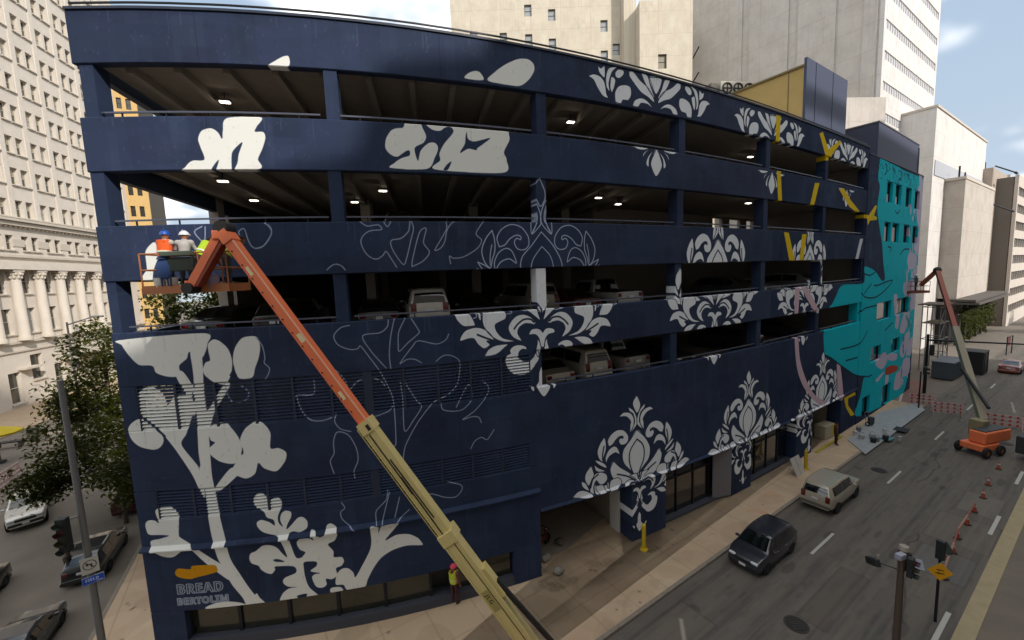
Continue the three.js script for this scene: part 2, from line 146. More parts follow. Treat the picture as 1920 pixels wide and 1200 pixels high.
const DAMASK = {
  uc: [[0,4.32,-0.23,4.07,-0.25,3.84,-0.01,3.42,0.19,3.63,0.21,3.91],[-0.02,2.57,-0.44,2.13,-0.85,1.75,-0.93,1.34,-0.78,0.94,-0.37,0.5,0,-0.03,0.23,0.43,0.73,0.85,0.87,1.25,0.8,1.65,0.44,2.16]],
  ul: [[-0.54,3.83,-0.23,3.6,-0.03,3.22,-0.02,2.84,-0.42,2.5,-0.15,2.97,-0.24,3.41,-0.48,3.61],[-1.12,3.42,-0.85,3.6,-0.42,3.5,-0.21,3.2,-0.22,2.83,-0.43,2.52,-0.44,2.87,-0.4,3.07,-0.61,3.32,-0.82,3.4],[-1.75,2.09,-1.83,2.37,-1.64,2.64,-1.27,2.8,-0.86,2.72,-0.58,2.42,-0.57,2.13,-0.76,1.99,-1.03,2.02,-1.15,2.23,-1.04,2.36,-0.9,2.31,-0.88,2.41,-1.06,2.46,-1.33,2.34,-1.53,2.15],[-2.01,2.61,-2.26,2.35,-2.43,1.98,-2.34,1.61,-2.13,1.43,-2.04,1.7,-1.93,1.98,-1.93,2.34],[-1.93,1.26,-1.97,1.58,-1.79,1.9,-1.49,2.04,-1.25,1.93,-1.1,1.56,-1.37,1.7,-1.69,1.62,-1.86,1.45],[-2.6,1.62,-2.3,1.49,-1.99,1.27,-1.91,1.05,-2.27,1.26,-2.47,1.43],[-2.63,1.42,-2.39,1.18,-1.98,0.93,-2.36,0.97,-2.55,1.1],[-1.48,1.29,-1.69,0.95,-1.57,0.5,-1.22,0.1,-0.6,-0.06,-0.06,-0.04,-0.47,0.44,-1.07,0.88],[-2.78,1.37,-3.07,1.11,-3.15,0.78,-2.95,0.43,-2.77,0.69,-2.64,0.91],[-2.89,0.21,-2.81,0.55,-2.59,0.9,-2.23,0.93,-1.92,0.74,-1.88,0.47,-2.11,0.3,-2.33,0.35,-2.52,0.58,-2.67,0.31,-2.66,-0.03,-2.85,0.05],[-3.34,0.75,-3.12,0.6,-2.92,0.19,-3.18,0.33,-3.33,0.55],[-3.84,0.07,-3.57,0.28,-3.23,0.27,-2.78,0,-2.82,-0.16,-3.36,-0.07],[-2.65,0.38,-2.39,0.26,-2.27,-0.1,-2.59,-0.04],[-2.16,-0.08,-2.19,0.19,-1.82,0.2,-1.36,-0.05,-1.65,-0.1]],
  uv: [[-0.01,2.09,-0.41,1.65,-0.51,1.19,-0.36,0.57,-0.04,0.09,0.21,0.54,0.43,0.97,0.46,1.45,0.31,1.81,-0.01,2.09]],
  uvl: [[-1.26,0.58,-0.66,0.33,-0.14,-0.02],[-2.04,2.16,-2.12,1.82,-2.13,1.51],[-2.84,0.3,-2.71,0.68,-2.4,0.86]],
  lc: [[0.03,-0.5,-0.09,-0.36,-0.3,-0.3,-0.51,-0.34,-0.62,-0.54,-0.33,-0.56,-0.16,-0.75,-0.08,-1.1,-0,-1.13,0.09,-1.12,0.14,-0.82,0.3,-0.62,0.6,-0.55,0.56,-0.39,0.33,-0.32,0.15,-0.36],[-0.05,-1.96,-0.19,-2.25,-0.22,-2.63,-0.34,-2.85,-0.01,-3.33,0.33,-2.94,0.14,-2.68,0.12,-2.21]],
  ll: [[-0.28,-0.06,-0.49,0.19,-0.84,0.34,-1.19,0.28,-1.45,0.04,-1.54,-0.24,-1.36,-0.58,-0.96,-0.78,-1.13,-0.44,-1.05,-0.2,-0.8,-0.06,-0.55,-0.08,-0.37,-0.13],[-1.59,0.38,-1.73,0.61,-2.05,0.73,-2.52,0.66,-2.64,0.31,-2.57,-0.08,-2.24,-0.5,-1.78,-0.74,-1.23,-0.76,-1.78,-0.58,-2.05,-0.28,-2.1,-0.01,-1.88,0.11,-1.66,0.2],[-2.14,-0.69,-2.29,-0.42,-2.56,-0.16,-2.9,-0.05,-3.31,-0.12,-3.52,-0.32,-3.59,-0.55,-3.27,-0.49,-3.03,-0.5,-2.86,-0.76,-2.61,-0.95,-2.36,-0.81,-2.49,-0.64],[-2.93,0.03,-3.04,0.33,-3.22,0.56,-3.73,0.59,-3.69,0.32,-3.45,0.05,-3.2,0.01],[-2.7,0.59,-2.82,0.64,-2.79,0.3,-2.69,0.23],[-1.49,-1.26,-1.51,-1.11,-1.34,-0.96,-1.05,-0.93,-0.79,-1.03,-0.76,-1.17,-0.93,-1.13,-1.09,-1.23,-1.13,-1.45,-0.92,-1.63,-0.67,-1.69,-0.39,-1.46,-0.22,-1.24,-0.17,-1.67,-0.49,-2.02,-0.73,-2.22,-1.1,-2.25,-1.42,-2.14,-1.63,-1.89,-1.72,-1.61,-1.68,-1.36],[-2.62,-1.28,-2.46,-1.02,-2.2,-0.88,-1.89,-0.84,-1.58,-0.86,-1.73,-0.98,-2,-1.18,-2.22,-1.26],[-0.25,-0.71,-0.11,-0.95,-0.08,-1.26,-0.21,-1.55,-0.31,-1.23,-0.24,-0.93],[-0.72,-2.72,-0.46,-2.83,-0.48,-3.04,-0.63,-2.89],[-0.9,0.62,-0.29,0.62,-0.15,0.31,-0.08,0.04,-0.31,0.21,-0.57,0.42],[-0.19,0.62,-0.06,0.63,-0.03,0.3]],
  lvl: [[-0.37,-0.03,-0.53,0.11,-0.84,0.12,-1.11,-0.05,-1.28,-0.24],[-2.21,-0.65,-2.58,-0.49,-2.87,-0.35]],
  tc: [[-0.43,1.18,0.36,1.23,-0.01,0.5],[0.04,-1.92,-0.3,-2.49,-0.32,-2.79,0,-3.22,0.37,-2.78,0.34,-2.48]],
  tl: [[-1.65,1.22,-1.4,1.24,-1.02,0.96,-0.55,0.72,-0.28,0.48,-0.12,0.12,-0.55,0.3,-0.95,0.44,-1.33,0.73,-1.62,1],[-0.93,1.28,-0.56,1.23,-0.36,0.8,-0.11,0.32,-0.42,0.55,-0.76,0.96],[-3.89,0.65,-3.59,0.78,-3.24,0.73,-3.02,0.5,-2.93,0.07,-2.84,-0.09,-3.13,-0.05,-3.42,0.26,-3.61,0.54],[-3.38,1.18,-3.22,1.08,-3.02,1.2,-3.02,0.72,-3.31,0.89],[-2.93,0.34,-2.96,0.73,-2.79,1.15,-2.33,1.28,-2.61,1.01,-2.79,0.54,-2.75,0.19],[-2.64,0.14,-2.73,0.41,-2.65,0.82,-2.43,0.73,-2.5,0.4],[-2.44,1.04,-2.26,1.2,-1.98,1.2,-1.96,1.03,-2.2,0.83,-2.41,0.86],[-2.44,-0.21,-2.46,0.19,-2.26,0.49,-1.89,0.61,-1.58,0.55,-1.53,0.24,-1.7,-0.02,-2.01,-0.06,-2.13,-0.22],[-1.46,-0.23,-1.32,0.04,-0.94,0.19,-0.55,0.11,-0.21,-0.17,-0.55,-0.03,-0.94,-0.04,-1.13,-0.23],[-1.46,-1.94,-0.44,-1.92,-0.71,-2.07,-1.17,-2.09],[-0.31,-1.93,-0.71,-2.24,-0.87,-2.47,-0.78,-2.2],[-0.1,-1.99,-0.43,-2.41,-0.49,-2.82,-0.65,-2.67,-0.5,-2.32]],
};
const PLAN = [-13.89,-13.96,-13.44,-13.97,-12.99,-13.99,-12.54,-14.01,-12.10,-14.03,-11.66,-14.06,-11.22,-14.10,-10.78,-14.14,-10.34,-14.19,-9.90,-14.24,-9.47,-14.29,-9.03,-14.35,-8.59,-14.42,-8.15,-14.49,-7.71,-14.57,-7.27,-14.65,-6.82,-14.74,-6.37,-14.83,-5.92,-14.93,-5.46,-15.04,-5.00,-15.15,-4.53,-15.28,-4.06,-15.40,-3.58,-15.54,-3.09,-15.68,-2.59,-15.84,-2.09,-16.00,-1.57,-16.17,-1.05,-16.35,-0.51,-16.54,0.04,-16.74,0.61,-16.96,1.19,-17.19,1.78,-17.43,2.40,-17.69,3.03,-17.96,3.69,-18.25,4.37,-18.56,5.07,-18.90,5.81,-19.25,6.58,-19.63,7.38,-20.04,8.22,-20.47,9.10,-20.94,10.04,-21.45,11.03,-22.00,12.08,-22.59,13.19,-23.24,14.39,-23.94,15.68,-24.71,17.06,-25.56,18.57,-26.50,20.21,-27.53,22.01,-28.68,23.99,-29.97,26.20,-31.43,28.68,-33.08,31.48,-34.97,34.68,-37.15,38.37,-39.69,42.70,-42.70];
// ---------------------------------------------------------------- the street front of the parking garage: a gently bent plan, measured along s (metres from its left corner)
const NP = PLAN.length / 2, PS = [0];
for (let i = 1; i < NP; i++) PS.push(PS[i - 1] + Math.hypot(PLAN[2 * i] - PLAN[2 * i - 2], PLAN[2 * i + 1] - PLAN[2 * i - 1]));
const FL = PS[NP - 1];
const TAN = []; for (let i = 0; i < NP; i++) { const a = Math.max(0, i - 1), b = Math.min(NP - 1, i + 1), x = PLAN[2 * b] - PLAN[2 * a], z = PLAN[2 * b + 1] - PLAN[2 * a + 1], l = Math.hypot(x, z); TAN.push([x / l, z / l]); }
function fat(s) { let i = 0; while (i < NP - 2 && PS[i + 1] < s) i++; const t = (s - PS[i]) / (PS[i + 1] - PS[i]); return [i, t]; }
function fnorm(s) { const [i, t] = fat(Math.max(0, Math.min(FL, s))), x = TAN[i][0] * (1 - t) + TAN[i + 1][0] * t, z = TAN[i][1] * (1 - t) + TAN[i + 1][1] * t, l = Math.hypot(x, z); return [-z / l, x / l]; }   // towards the street
function fp(s, off = 0) { const [i, t] = fat(s), n = fnorm(s); return [PLAN[2 * i] + (PLAN[2 * i + 2] - PLAN[2 * i]) * t + n[0] * off, PLAN[2 * i + 1] + (PLAN[2 * i + 3] - PLAN[2 * i + 1]) * t + n[1] * off]; }
const CUT = 32.2, TH = 26;
// a section [(offset, height) ...] carried along the front from s0 to s1; uv = place on the mural
function sweep(prof, s0, s1, open = false) {
  const ss = [s0]; for (const k of PS) if (k > s0 + 0.02 && k < s1 - 0.02) ss.push(k); ss.push(s1);
  const c0 = (s0 + s1) / 2 < CUT ? 0 : CUT, pos = [], nor = [], uv = [];
  const put = (s, o, h, nx, ny) => { const p = fp(s, o), n = fnorm(s); pos.push(p[0], h, p[1]); nor.push(n[0] * nx, ny, n[1] * nx); uv.push((s - c0) / CUT, h / TH); };
  const N = prof.length;
  for (let e = 0; e < (open ? N - 1 : N); e++) {
    const [o0, h0] = prof[e], [o1, h1] = prof[(e + 1) % N], L = Math.hypot(o1 - o0, h1 - h0), nx = (h1 - h0) / L, ny = -(o1 - o0) / L;
    for (let k = 0; k < ss.length - 1; k++) {
      const a = ss[k], b = ss[k + 1];
      put(a, o0, h0, nx, ny); put(b, o0, h0, nx, ny); put(b, o1, h1, nx, ny); put(a, o0, h0, nx, ny); put(b, o1, h1, nx, ny); put(a, o1, h1, nx, ny);
    }
  }
  if (!open) for (const [s, sg] of [[s0, -1], [s1, 1]]) {
    const tri = THREE.ShapeUtils.triangulateShape(prof.map((q) => new THREE.Vector2(q[0], q[1])), []), [i, t] = fat(s), tx = TAN[i][0] * sg, tz = TAN[i][1] * sg;
    for (const f of tri) for (const j of (sg < 0 ? f : [f[0], f[2], f[1]])) { const p = fp(s, prof[j][0]); pos.push(p[0], prof[j][1], p[1]); nor.push(tx, 0, tz); uv.push((s - c0) / CUT, prof[j][1] / TH); }
  }
  const g = new THREE.BufferGeometry();
  g.setAttribute('position', new THREE.Float32BufferAttribute(pos, 3)); g.setAttribute('normal', new THREE.Float32BufferAttribute(nor, 3)); g.setAttribute('uv', new THREE.Float32BufferAttribute(uv, 2));
  return g;
}
const rect = (o0, o1, h0, h1) => [[o0, h0], [o1, h0], [o1, h1], [o0, h1]];   // listed so that faces point outwards (offset grows to the street)
const wallR = (h0, h1, th = 0.3, off = 0) => { const c = 0.025; return [[off - th, h0], [off - c, h0], [off, h0 + c], [off, h1 - c], [off - c, h1], [off - th, h1]]; };

// the mural, drawn on the unrolled front: 63.6 px per metre
const NAVY = '#25324b', PAINT = '#dcdeda', PXM = 2048 / CUT;
function muralCanvas(s0) {
  const cv = document.createElement('canvas'); cv.width = 2048; cv.height = 1656; const c = cv.getContext('2d'), PY = 1656 / TH;
  c.fillStyle = NAVY; c.fillRect(0, 0, 2048, 1656);
  const X = (s) => (s - s0) * PXM, Y = (h) => (TH - h) * PY;
  // roller passes and weathering of the coating: patches and streaks with their own outline
  for (let i = 0; i < 1500; i++) { const x = hash2(i, 1, s0) * 2048, y = hash2(i, 2, s0) * 1656, w = 14 + 60 * hash2(i, 3, s0), h = 20 + 120 * hash2(i, 4, s0), v = hash2(i, 5, s0); c.fillStyle = v > 0.5 ? `rgba(84,102,138,${0.07 * hash2(i, 6)})` : `rgba(14,19,34,${0.12 * hash2(i, 7)})`; c.fillRect(x, y, w, h); }
  for (let i = 0; i < 260; i++) { const r = 20 + 110 * hash2(i, 81, s0); c.fillStyle = hash2(i, 82, s0) > 0.5 ? 'rgba(96,110,140,0.035)' : 'rgba(10,14,26,0.06)'; c.beginPath(); c.ellipse(hash2(i, 83, s0) * 2048, hash2(i, 84, s0) * 1656, r * 1.5, r * 0.6, hash2(i, 85, s0) - 0.5, 0, 7); c.fill(); }
  c.fillStyle = 'rgba(12,16,28,0.4)'; for (let s = 3.9; s < 64; s += 7.9) if (s > s0 && s < s0 + CUT) c.fillRect(X(s), 0, 1.5, 1656);
  const smooth = (q, closed) => { const n = q.length / 2; const P = (i) => closed ? [(q[2 * ((i + n) % n)]), q[2 * ((i + n) % n) + 1]] : [q[2 * Math.max(0, Math.min(n - 1, i))], q[2 * Math.max(0, Math.min(n - 1, i)) + 1]];
    c.beginPath(); let [x, y] = P(0); c.moveTo(X(x), Y(y));
    for (let i = 0; i < (closed ? n : n - 1); i++) { const a = P(i - 1), b = P(i), d = P(i + 1), e = P(i + 2), k = 1 / 6.5; c.bezierCurveTo(X(b[0] + (d[0] - a[0]) * k), Y(b[1] + (d[1] - a[1]) * k), X(d[0] - (e[0] - b[0]) * k), Y(d[1] - (e[1] - b[1]) * k), X(d[0]), Y(d[1])); }
    if (closed) c.closePath(); };
  const fill = (list, col) => { c.fillStyle = col; for (const q of list) { smooth(q, true); c.fill(); } };
  const sharp = (list, col) => { c.fillStyle = col; for (const q of list) { c.beginPath(); for (let i = 0; i < q.length; i += 2) c.lineTo(X(q[i]), Y(q[i + 1])); c.closePath(); c.fill(); } };
  const line = (list, col, w) => { c.strokeStyle = col; c.lineWidth = w * PXM; c.lineJoin = c.lineCap = 'round'; for (const q of list) { smooth(q, false); c.stroke(); } };
  const place = (q, cs, ch, sx, sy, m) => q.map((v, i) => i % 2 ? ch + v * sy : cs + v * sx * m);
  function motif(keys, cs, ch, sx, sy, mode) {
    const [cc, ll, vv, vl] = keys;
    const all = [...DAMASK[cc].map((q) => place(q, cs, ch, sx, sy, 1)), ...DAMASK[ll].flatMap((q) => [place(q, cs, ch, sx, sy, 1), place(q, cs, ch, sx, sy, -1)])];
    const veins = [...(vv ? DAMASK[vv].map((q) => place(q, cs, ch, sx, sy, 1)) : []), ...(vl ? DAMASK[vl].flatMap((q) => [place(q, cs, ch, sx, sy, 1), place(q, cs, ch, sx, sy, -1)]) : [])];
    if (mode === 'outline') { for (const q of all) line([[...q, q[0], q[1]]], '#a8b2c8', 0.04); line(veins, '#a8b2c8', 0.036); } else { fill(all, '#d9dde3'); line(all.map((q) => [...q, q[0], q[1]]), '#232a3d', 0.035); line(veins, '#232a3d', 0.075); }
  }
  const U = ['uc', 'ul', 'uv', 'uvl'], Lw = ['lc', 'll', null, 'lvl'], T = ['tc', 'tl', null, null];
  motif(U, 15.72, 12.3, 1.09, 1.25, 'outline'); motif(Lw, 15.6, 11.77, 1, 1);
  motif(U, 26.75, 12.15, 1.05, 1.22); motif(Lw, 26.55, 11.68, 0.99, 0.98);
  motif(U, 37.2, 11.9, 1.05, 1.25); motif(Lw, 36.7, 11.5, 1.0, 0.97);
  motif(U, 20.75, 3.37, 1, 1); motif(Lw, 20.9, 3.2, 0.72, 0.8); motif(U, 30.0, 3.27, 1.02, 1); motif(Lw, 29.6, 3.0, 0.55, 0.75); motif(U, 40.1, 3.15, 1.1, 0.98); motif(Lw, 38.3, 2.9, 0.8, 0.8);
  motif(T, 22.05, 21.4, 1, 1); motif(T, 31.9, 21.2, 1.02, 1); motif(T, 43.0, 21.1, 1.05, 1);
  c.fillStyle = '#d9dde3'; for (const [cs] of [[15.72]]) { c.fillRect(X(cs - 0.32), Y(14.0), 0.64 * PXM, 1.4 * PY); c.beginPath(); c.moveTo(X(cs - 0.32), Y(12.61)); c.lineTo(X(cs + 0.32), Y(12.61)); c.lineTo(X(cs), Y(12.2)); c.fill(); }
  fill(MURAL.white, PAINT); fill(MURAL.navy, NAVY); line(MURAL.lines, '#929cb2', 0.036);
  sharp(MURAL.yellow, '#d3b416'); fill(MURAL.pill, '#c68a06'); sharp(MURAL.rod, '#c8cad2'); fill(MURAL.pink, '#c5aab6');
  fill(MURAL.teal, '#00aec0');
  for (let i = 0; i < 260; i++) { const s = 48 + 16 * hash2(i, 21), h = 0.5 + 21 * hash2(i, 22); c.fillStyle = `rgba(${hash2(i, 23) > 0.5 ? '20,170,185' : '8,92,112'},0.10)`; if (s0) c.fillRect(X(s), Y(h), 40 * hash2(i, 24), 90 * hash2(i, 25)); }
  fill(MURAL.lav, '#b7b2c8'); fill(MURAL.red, '#a8442f'); line(MURAL.dark, '#0b2f3c', 0.12);
  // curling hair-like line work along the top of the teal figure, petal streaks at its far edge
  for (let i = 0; i < 46; i++) { const s = 49.2 + 13 * hash2(i, 31), h = 20.8 + 1.2 * hash2(i, 32), r = 0.15 + 0.3 * hash2(i, 33); c.strokeStyle = '#0a3d4c'; c.lineWidth = 4; c.beginPath(); c.arc(X(s), Y(h), r * PXM, hash2(i, 34) * 6, hash2(i, 34) * 6 + 3.6); c.stroke(); }
  for (let i = 0; i < 60; i++) { const s = 60 + 4 * hash2(i, 41), h = 1 + 18 * hash2(i, 42); c.fillStyle = hash2(i, 43) > 0.35 ? '#b7b2c8' : '#0f8d9c'; c.save(); c.translate(X(s), Y(h)); c.rotate(hash2(i, 44) * 2 - 1); c.beginPath(); c.ellipse(0, 0, 8 + 10 * hash2(i, 45), 20 + 26 * hash2(i, 46), 0, 0, 7); c.fill(); c.restore(); }
  // sponsor lettering under the yellow stroke
  if (!s0) { c.save(); c.translate(X(0.95), Y(2.42)); c.scale(1, 1); c.strokeStyle = '#969eae'; c.lineWidth = 2.6; c.font = 'bold 34px sans-serif'; c.strokeText('BREAD', 4, 0); c.font = 'bold 24px sans-serif'; c.strokeText('BERTOLIM', 2, 28); c.restore(); }
  // scuffs, drips and grain of the paint
  for (let i = 0; i < 9000; i++) { const x = hash2(i, 51, s0) * 2048, y = hash2(i, 52, s0) * 1656; c.fillStyle = hash2(i, 53, s0) > 0.5 ? 'rgba(255,255,255,0.05)' : 'rgba(0,0,0,0.07)'; c.fillRect(x, y, 1 + 3 * hash2(i, 54), 1 + 7 * hash2(i, 55)); }
  for (let i = 0; i < 130; i++) { const x = hash2(i, 61, s0) * 2048, h0 = [22.7, 19.4, 15.9, 12.27, 8.9][i % 5], l = 8 + 40 * hash2(i, 63, s0); c.fillStyle = 'rgba(120,128,140,0.16)'; c.fillRect(x, Y(h0), 1.5 + 2 * hash2(i, 64), l); }
  const t = new THREE.CanvasTexture(cv); t.colorSpace = THREE.SRGBColorSpace; t.anisotropy = 8; return t;
}
const muralA = new THREE.MeshPhysicalMaterial({ specularIntensity: 0.45, map: muralCanvas(0), roughness: 0.8, bumpMap: scaled(grain, 24, 20), bumpScale: 0.003 });
const muralB = new THREE.MeshPhysicalMaterial({ specularIntensity: 0.2, map: muralCanvas(CUT), roughness: 0.85, bumpMap: scaled(grain, 24, 20), bumpScale: 0.003 });
const navyMat = plain('#283650', 0.6), darkNavy = plain('#212c40', 0.6), deckConcrete = surface('#857d73', '#9b9288', 14, 5, 0.9, 0.004), steelDark = plain('#23252b', 0.5, 0.6), railMat = plain('#5b6070', 0.45, 0.5);

const garage = thing('parking_garage', 'long navy multi-storey parking garage with white flower and damask mural and teal end', 'parking garage');
function wall(name, prof, s0, s1, parent = garage) { const out = []; for (const [a, b, m] of [[s0, Math.min(s1, CUT), muralA], [Math.max(s0, CUT), s1, muralB]]) if (b - a > 0.01) out.push(mesh(name, sweep(prof, a, b), m, parent)); return out[0]; }
const COLS = [0.22, 7.82, 15.75, 23.75, 31.4, 39.3, 47.3];
const LV = [[19.42, 21.08], [15.9, 17.68], [12.27, 14.04], [8.9, 10.53]];       // openings: sill, head
const FLOORS = [18.67, 15.15, 11.52, 8.15], ROOF = 21.75;
wall('parapet', wallR(21.08, 22.7), 0, 47.35);
wall('spandrel_band', wallR(17.68, 19.42), 0, 47.35);
wall('spandrel_band', wallR(14.04, 15.9), 0, 47.35);
wall('spandrel_band', wallR(10.35, 12.27), 0, 15.2);
wall('spandrel_band', wallR(10.53, 12.27), 15.2, 47.35);
wall('lower_wall', wallR(3.28, 8.9), 15.2, 47.35);
wall('lower_wall', wallR(6.45, 8.73), 0, 15.2);
wall('lower_wall', wallR(4.34, 5.38), 0, 15.2);
wall('lower_wall', wallR(1.72, 4.2, 0.3, 0.02), 0, 15.2);
wall('lower_wall', wallR(8.73, 10.35, 0.3), 0, 0.55); wall('lower_wall', wallR(5.38, 6.45, 0.3), 0, 0.75);
wall('lower_wall', wallR(8.73, 10.35, 0.3), 15.0, 15.2); wall('lower_wall', wallR(5.38, 6.45, 0.3), 14.85, 15.2);
wall('ledge', [[-0.3, 4.2], [0.16, 4.2], [0.16, 4.25], [0.0, 4.36], [-0.3, 4.36]], 0, 15.25);
wall('drip_edge', [[-0.3, 3.2], [0.05, 3.2], [0.09, 3.26], [0.0, 3.36], [-0.3, 3.3]], 15.25, 47.3);
for (const [s0, s1] of [[0, CUT], [CUT, 47.35]]) { mesh('coping', sweep([[-0.36, 22.7], [0.05, 22.7], [0.05, 22.78], [-0.36, 22.78]], s0, s1), darkNavy, garage); mesh('coping_rail', sweep(rect(-0.2, -0.15, 22.98, 23.03), s0, s1), steelDark, garage); }
// columns in the openings
LV.forEach(([h0, h1], l) => COLS.forEach((s, i) => { if (l === 3 && s < 15) return; const c = s + (l - 1.2) * -0.12 - (l === 3 ? 0.2 : 0); wall('column', rect(-0.62, l === 0 ? -0.06 : -0.05, h0 - 0.02, h1 + 0.02), Math.max(0.02, c - 0.22), c + 0.22); }));
// guard rails on the sills
LV.forEach(([h0], l) => { for (let i = 0; i < COLS.length - 1; i++) { if (l === 3 && i < 2) continue; const a = COLS[i] + 0.3, b = COLS[i + 1] - 0.3;
  const r = mesh('guard_rail', sweep(rect(-0.2, -0.14, h0 + 0.16, h0 + 0.215), a, b), railMat, garage);
  for (let k = 0; k < 5; k++) { const s = a + (b - a) * (k + 0.5) / 5; mesh('post', sweep(rect(-0.19, -0.15, h0, h0 + 0.16), s - 0.02, s + 0.02), steelDark, r); } } });
// louvres: slats one by one between mullions
function louvre(s0, s1, h0, h1, n) {
  const L = new THREE.Group(); L.name = 'louvre'; garage.add(L);
  mesh('backing', sweep(rect(-2.2, -2.0, h0 - 0.3, h1 + 0.3), s0 - 0.1, s1 + 0.1), deckConcrete, L); mesh('plenum_floor', sweep(rect(-2.0, -0.31, h0 - 0.3, h0 - 0.2), s0 - 0.1, s1 + 0.1), deckConcrete, L); mesh('plenum_ceiling', sweep(rect(-2.0, -0.31, h1 + 0.15, h1 + 0.25), s0 - 0.1, s1 + 0.1), deckConcrete, L);
  const P = 11, w = (s1 - s0) / P, pitch = (h1 - h0) / n;
  for (let i = 0; i <= P; i++) { const s = s0 + i * w, q = i === 6 ? 0.16 : 0.045; mesh('mullion', sweep(rect(-0.28, -0.012, h0, h1), Math.max(s0, s - q), Math.min(s1, s + q)), darkNavy, L); }
  for (let i = 0; i < P; i++) for (let k = 0; k < n; k++) { const h = h0 + pitch * k; mesh('slat', sweep([[-0.085, h + pitch * 0.6], [-0.02, h + pitch * 0.04], [-0.008, h + pitch * 0.12], [-0.07, h + pitch * 0.7]], s0 + i * w + 0.05, s0 + (i + 1) * w - 0.05), muralA, L); }
}
louvre(0.55, 15.0, 8.73, 10.35, 13); louvre(0.75, 14.85, 5.38, 6.45, 9);
// the solid end of the front with its windows
const glassDark = new THREE.MeshPhysicalMaterial({ color: '#0d1116', roughness: 0.06, metalness: 0.0, clearcoat: 1, clearcoatRoughness: 0.03 });
const daylightPanelMat = plain('#c9bcc4', 0.8), frameDark = plain('#1b2028', 0.5, 0.3);
const ENDW = [[18.9, 20.66, [[52.16, 53.85], [54.73, 56.54], [58.01, 60.05], [61.33, 63.24]]], [15.5, 17.2, [[52.06, 53.87], [54.32, 56.53], [58.01, 60.07], [61.32, 63.4]]], [8.55, 10.15, [[51.29, 55.46], [57.28, 61.47]]], [4.95, 6.3, [[50.32, 53.18], [56.29, 59.1]]], [0.15, 2.1, [[48.7, 50.74], [54.18, 56.81]]]];
let topH = 22.25;
for (const [h0, h1, ws] of ENDW) {
  wall('end_wall', wallR(h1, topH, 0.35, 0.03), 47.35, FL - 0.02); let s = 47.35;
  for (const [a, b] of ws) { wall('end_wall', rect(-0.32, 0.03, h0, h1), s, a); s = b; }
  wall('end_wall', rect(-0.32, 0.03, h0, h1), s, FL - 0.02); topH = h0;
  ws.forEach(([a, b], i) => {
    const w = mesh('window', sweep(rect(-0.27, -0.24, h0, h1), a, b), glassDark, garage);
    mesh('frame', [sweep(rect(-0.24, -0.16, h0, h0 + 0.07), a, b), sweep(rect(-0.24, -0.16, h1 - 0.07, h1), a, b), sweep(rect(-0.24, -0.16, h0 + 0.07, h1 - 0.07), a, a + 0.07), sweep(rect(-0.24, -0.16, h0 + 0.07, h1 - 0.07), b - 0.07, b)], frameDark, w);
    if (h0 > 12 && i < 2) mesh('blind', sweep(rect(-0.235, -0.215, h0 + 0.09, h0 + (h0 > 17 ? 0.75 : 1.35)), a + 0.2, b - 0.3), daylightPanelMat, w);  // pale panel stands in for bright daylight seen beyond the window
  });
}
wall('end_wall', rect(-0.32, 0.03, 0, 0.15), 47.35, FL - 0.02);
mesh('coping', sweep([[-0.36, 22.25], [0.06, 22.25], [0.06, 22.32], [-0.36, 22.32]], 47.4, FL), darkNavy, garage);
mesh('roof_block', sweep(rect(-9, -0.45, 22.1, 25.45), 51.0, FL - 0.05), plain('#343a52', 0.7), garage);
mesh('roof_block_coping', sweep(rect(-9, -0.4, 25.45, 25.55), 50.95, FL), plain('#6d6a70', 0.7), garage);
// floors: deep behind the left bays, shallow behind the rest
const SIDE = [-0.2, -0.98];
function plate(inset) { const p = []; for (let s = 0.25; s < FL - 0.5; s += 1) p.push(fp(s, -inset)); p.push(fp(FL - 0.4, -inset), fp(FL - 0.4, -9), fp(47, -9), fp(36, -9), fp(26, -9), fp(26, -30)); const A = fp(0.25, -inset); p.push([A[0] + SIDE[0] * 32, A[1] + SIDE[1] * 32]); return p; }
FLOORS.forEach((y) => mesh('floor_slab', slab(plate(0.31), y - 0.3, y), deckConcrete, garage));
mesh('roof_slab', slab(plate(0.31), ROOF - 0.35, ROOF), deckConcrete, garage);
[[ROOF - 0.35, 0.3], [FLOORS[0] - 0.3, 0.3], [FLOORS[1] - 0.3, 0.3]].forEach(([y, d]) => { for (let i = 0; i < 15; i++) { const s = 1.2 + i * 1.6, a = fp(s, -0.7), b = [a[0] + SIDE[0] * 24, a[1] + SIDE[1] * 24]; mesh('ceiling_beam', bar([a[0], y - d / 2, a[1]], [b[0], y - d / 2, b[1]], 0.22, d - 0.01), deckConcrete, garage); } });
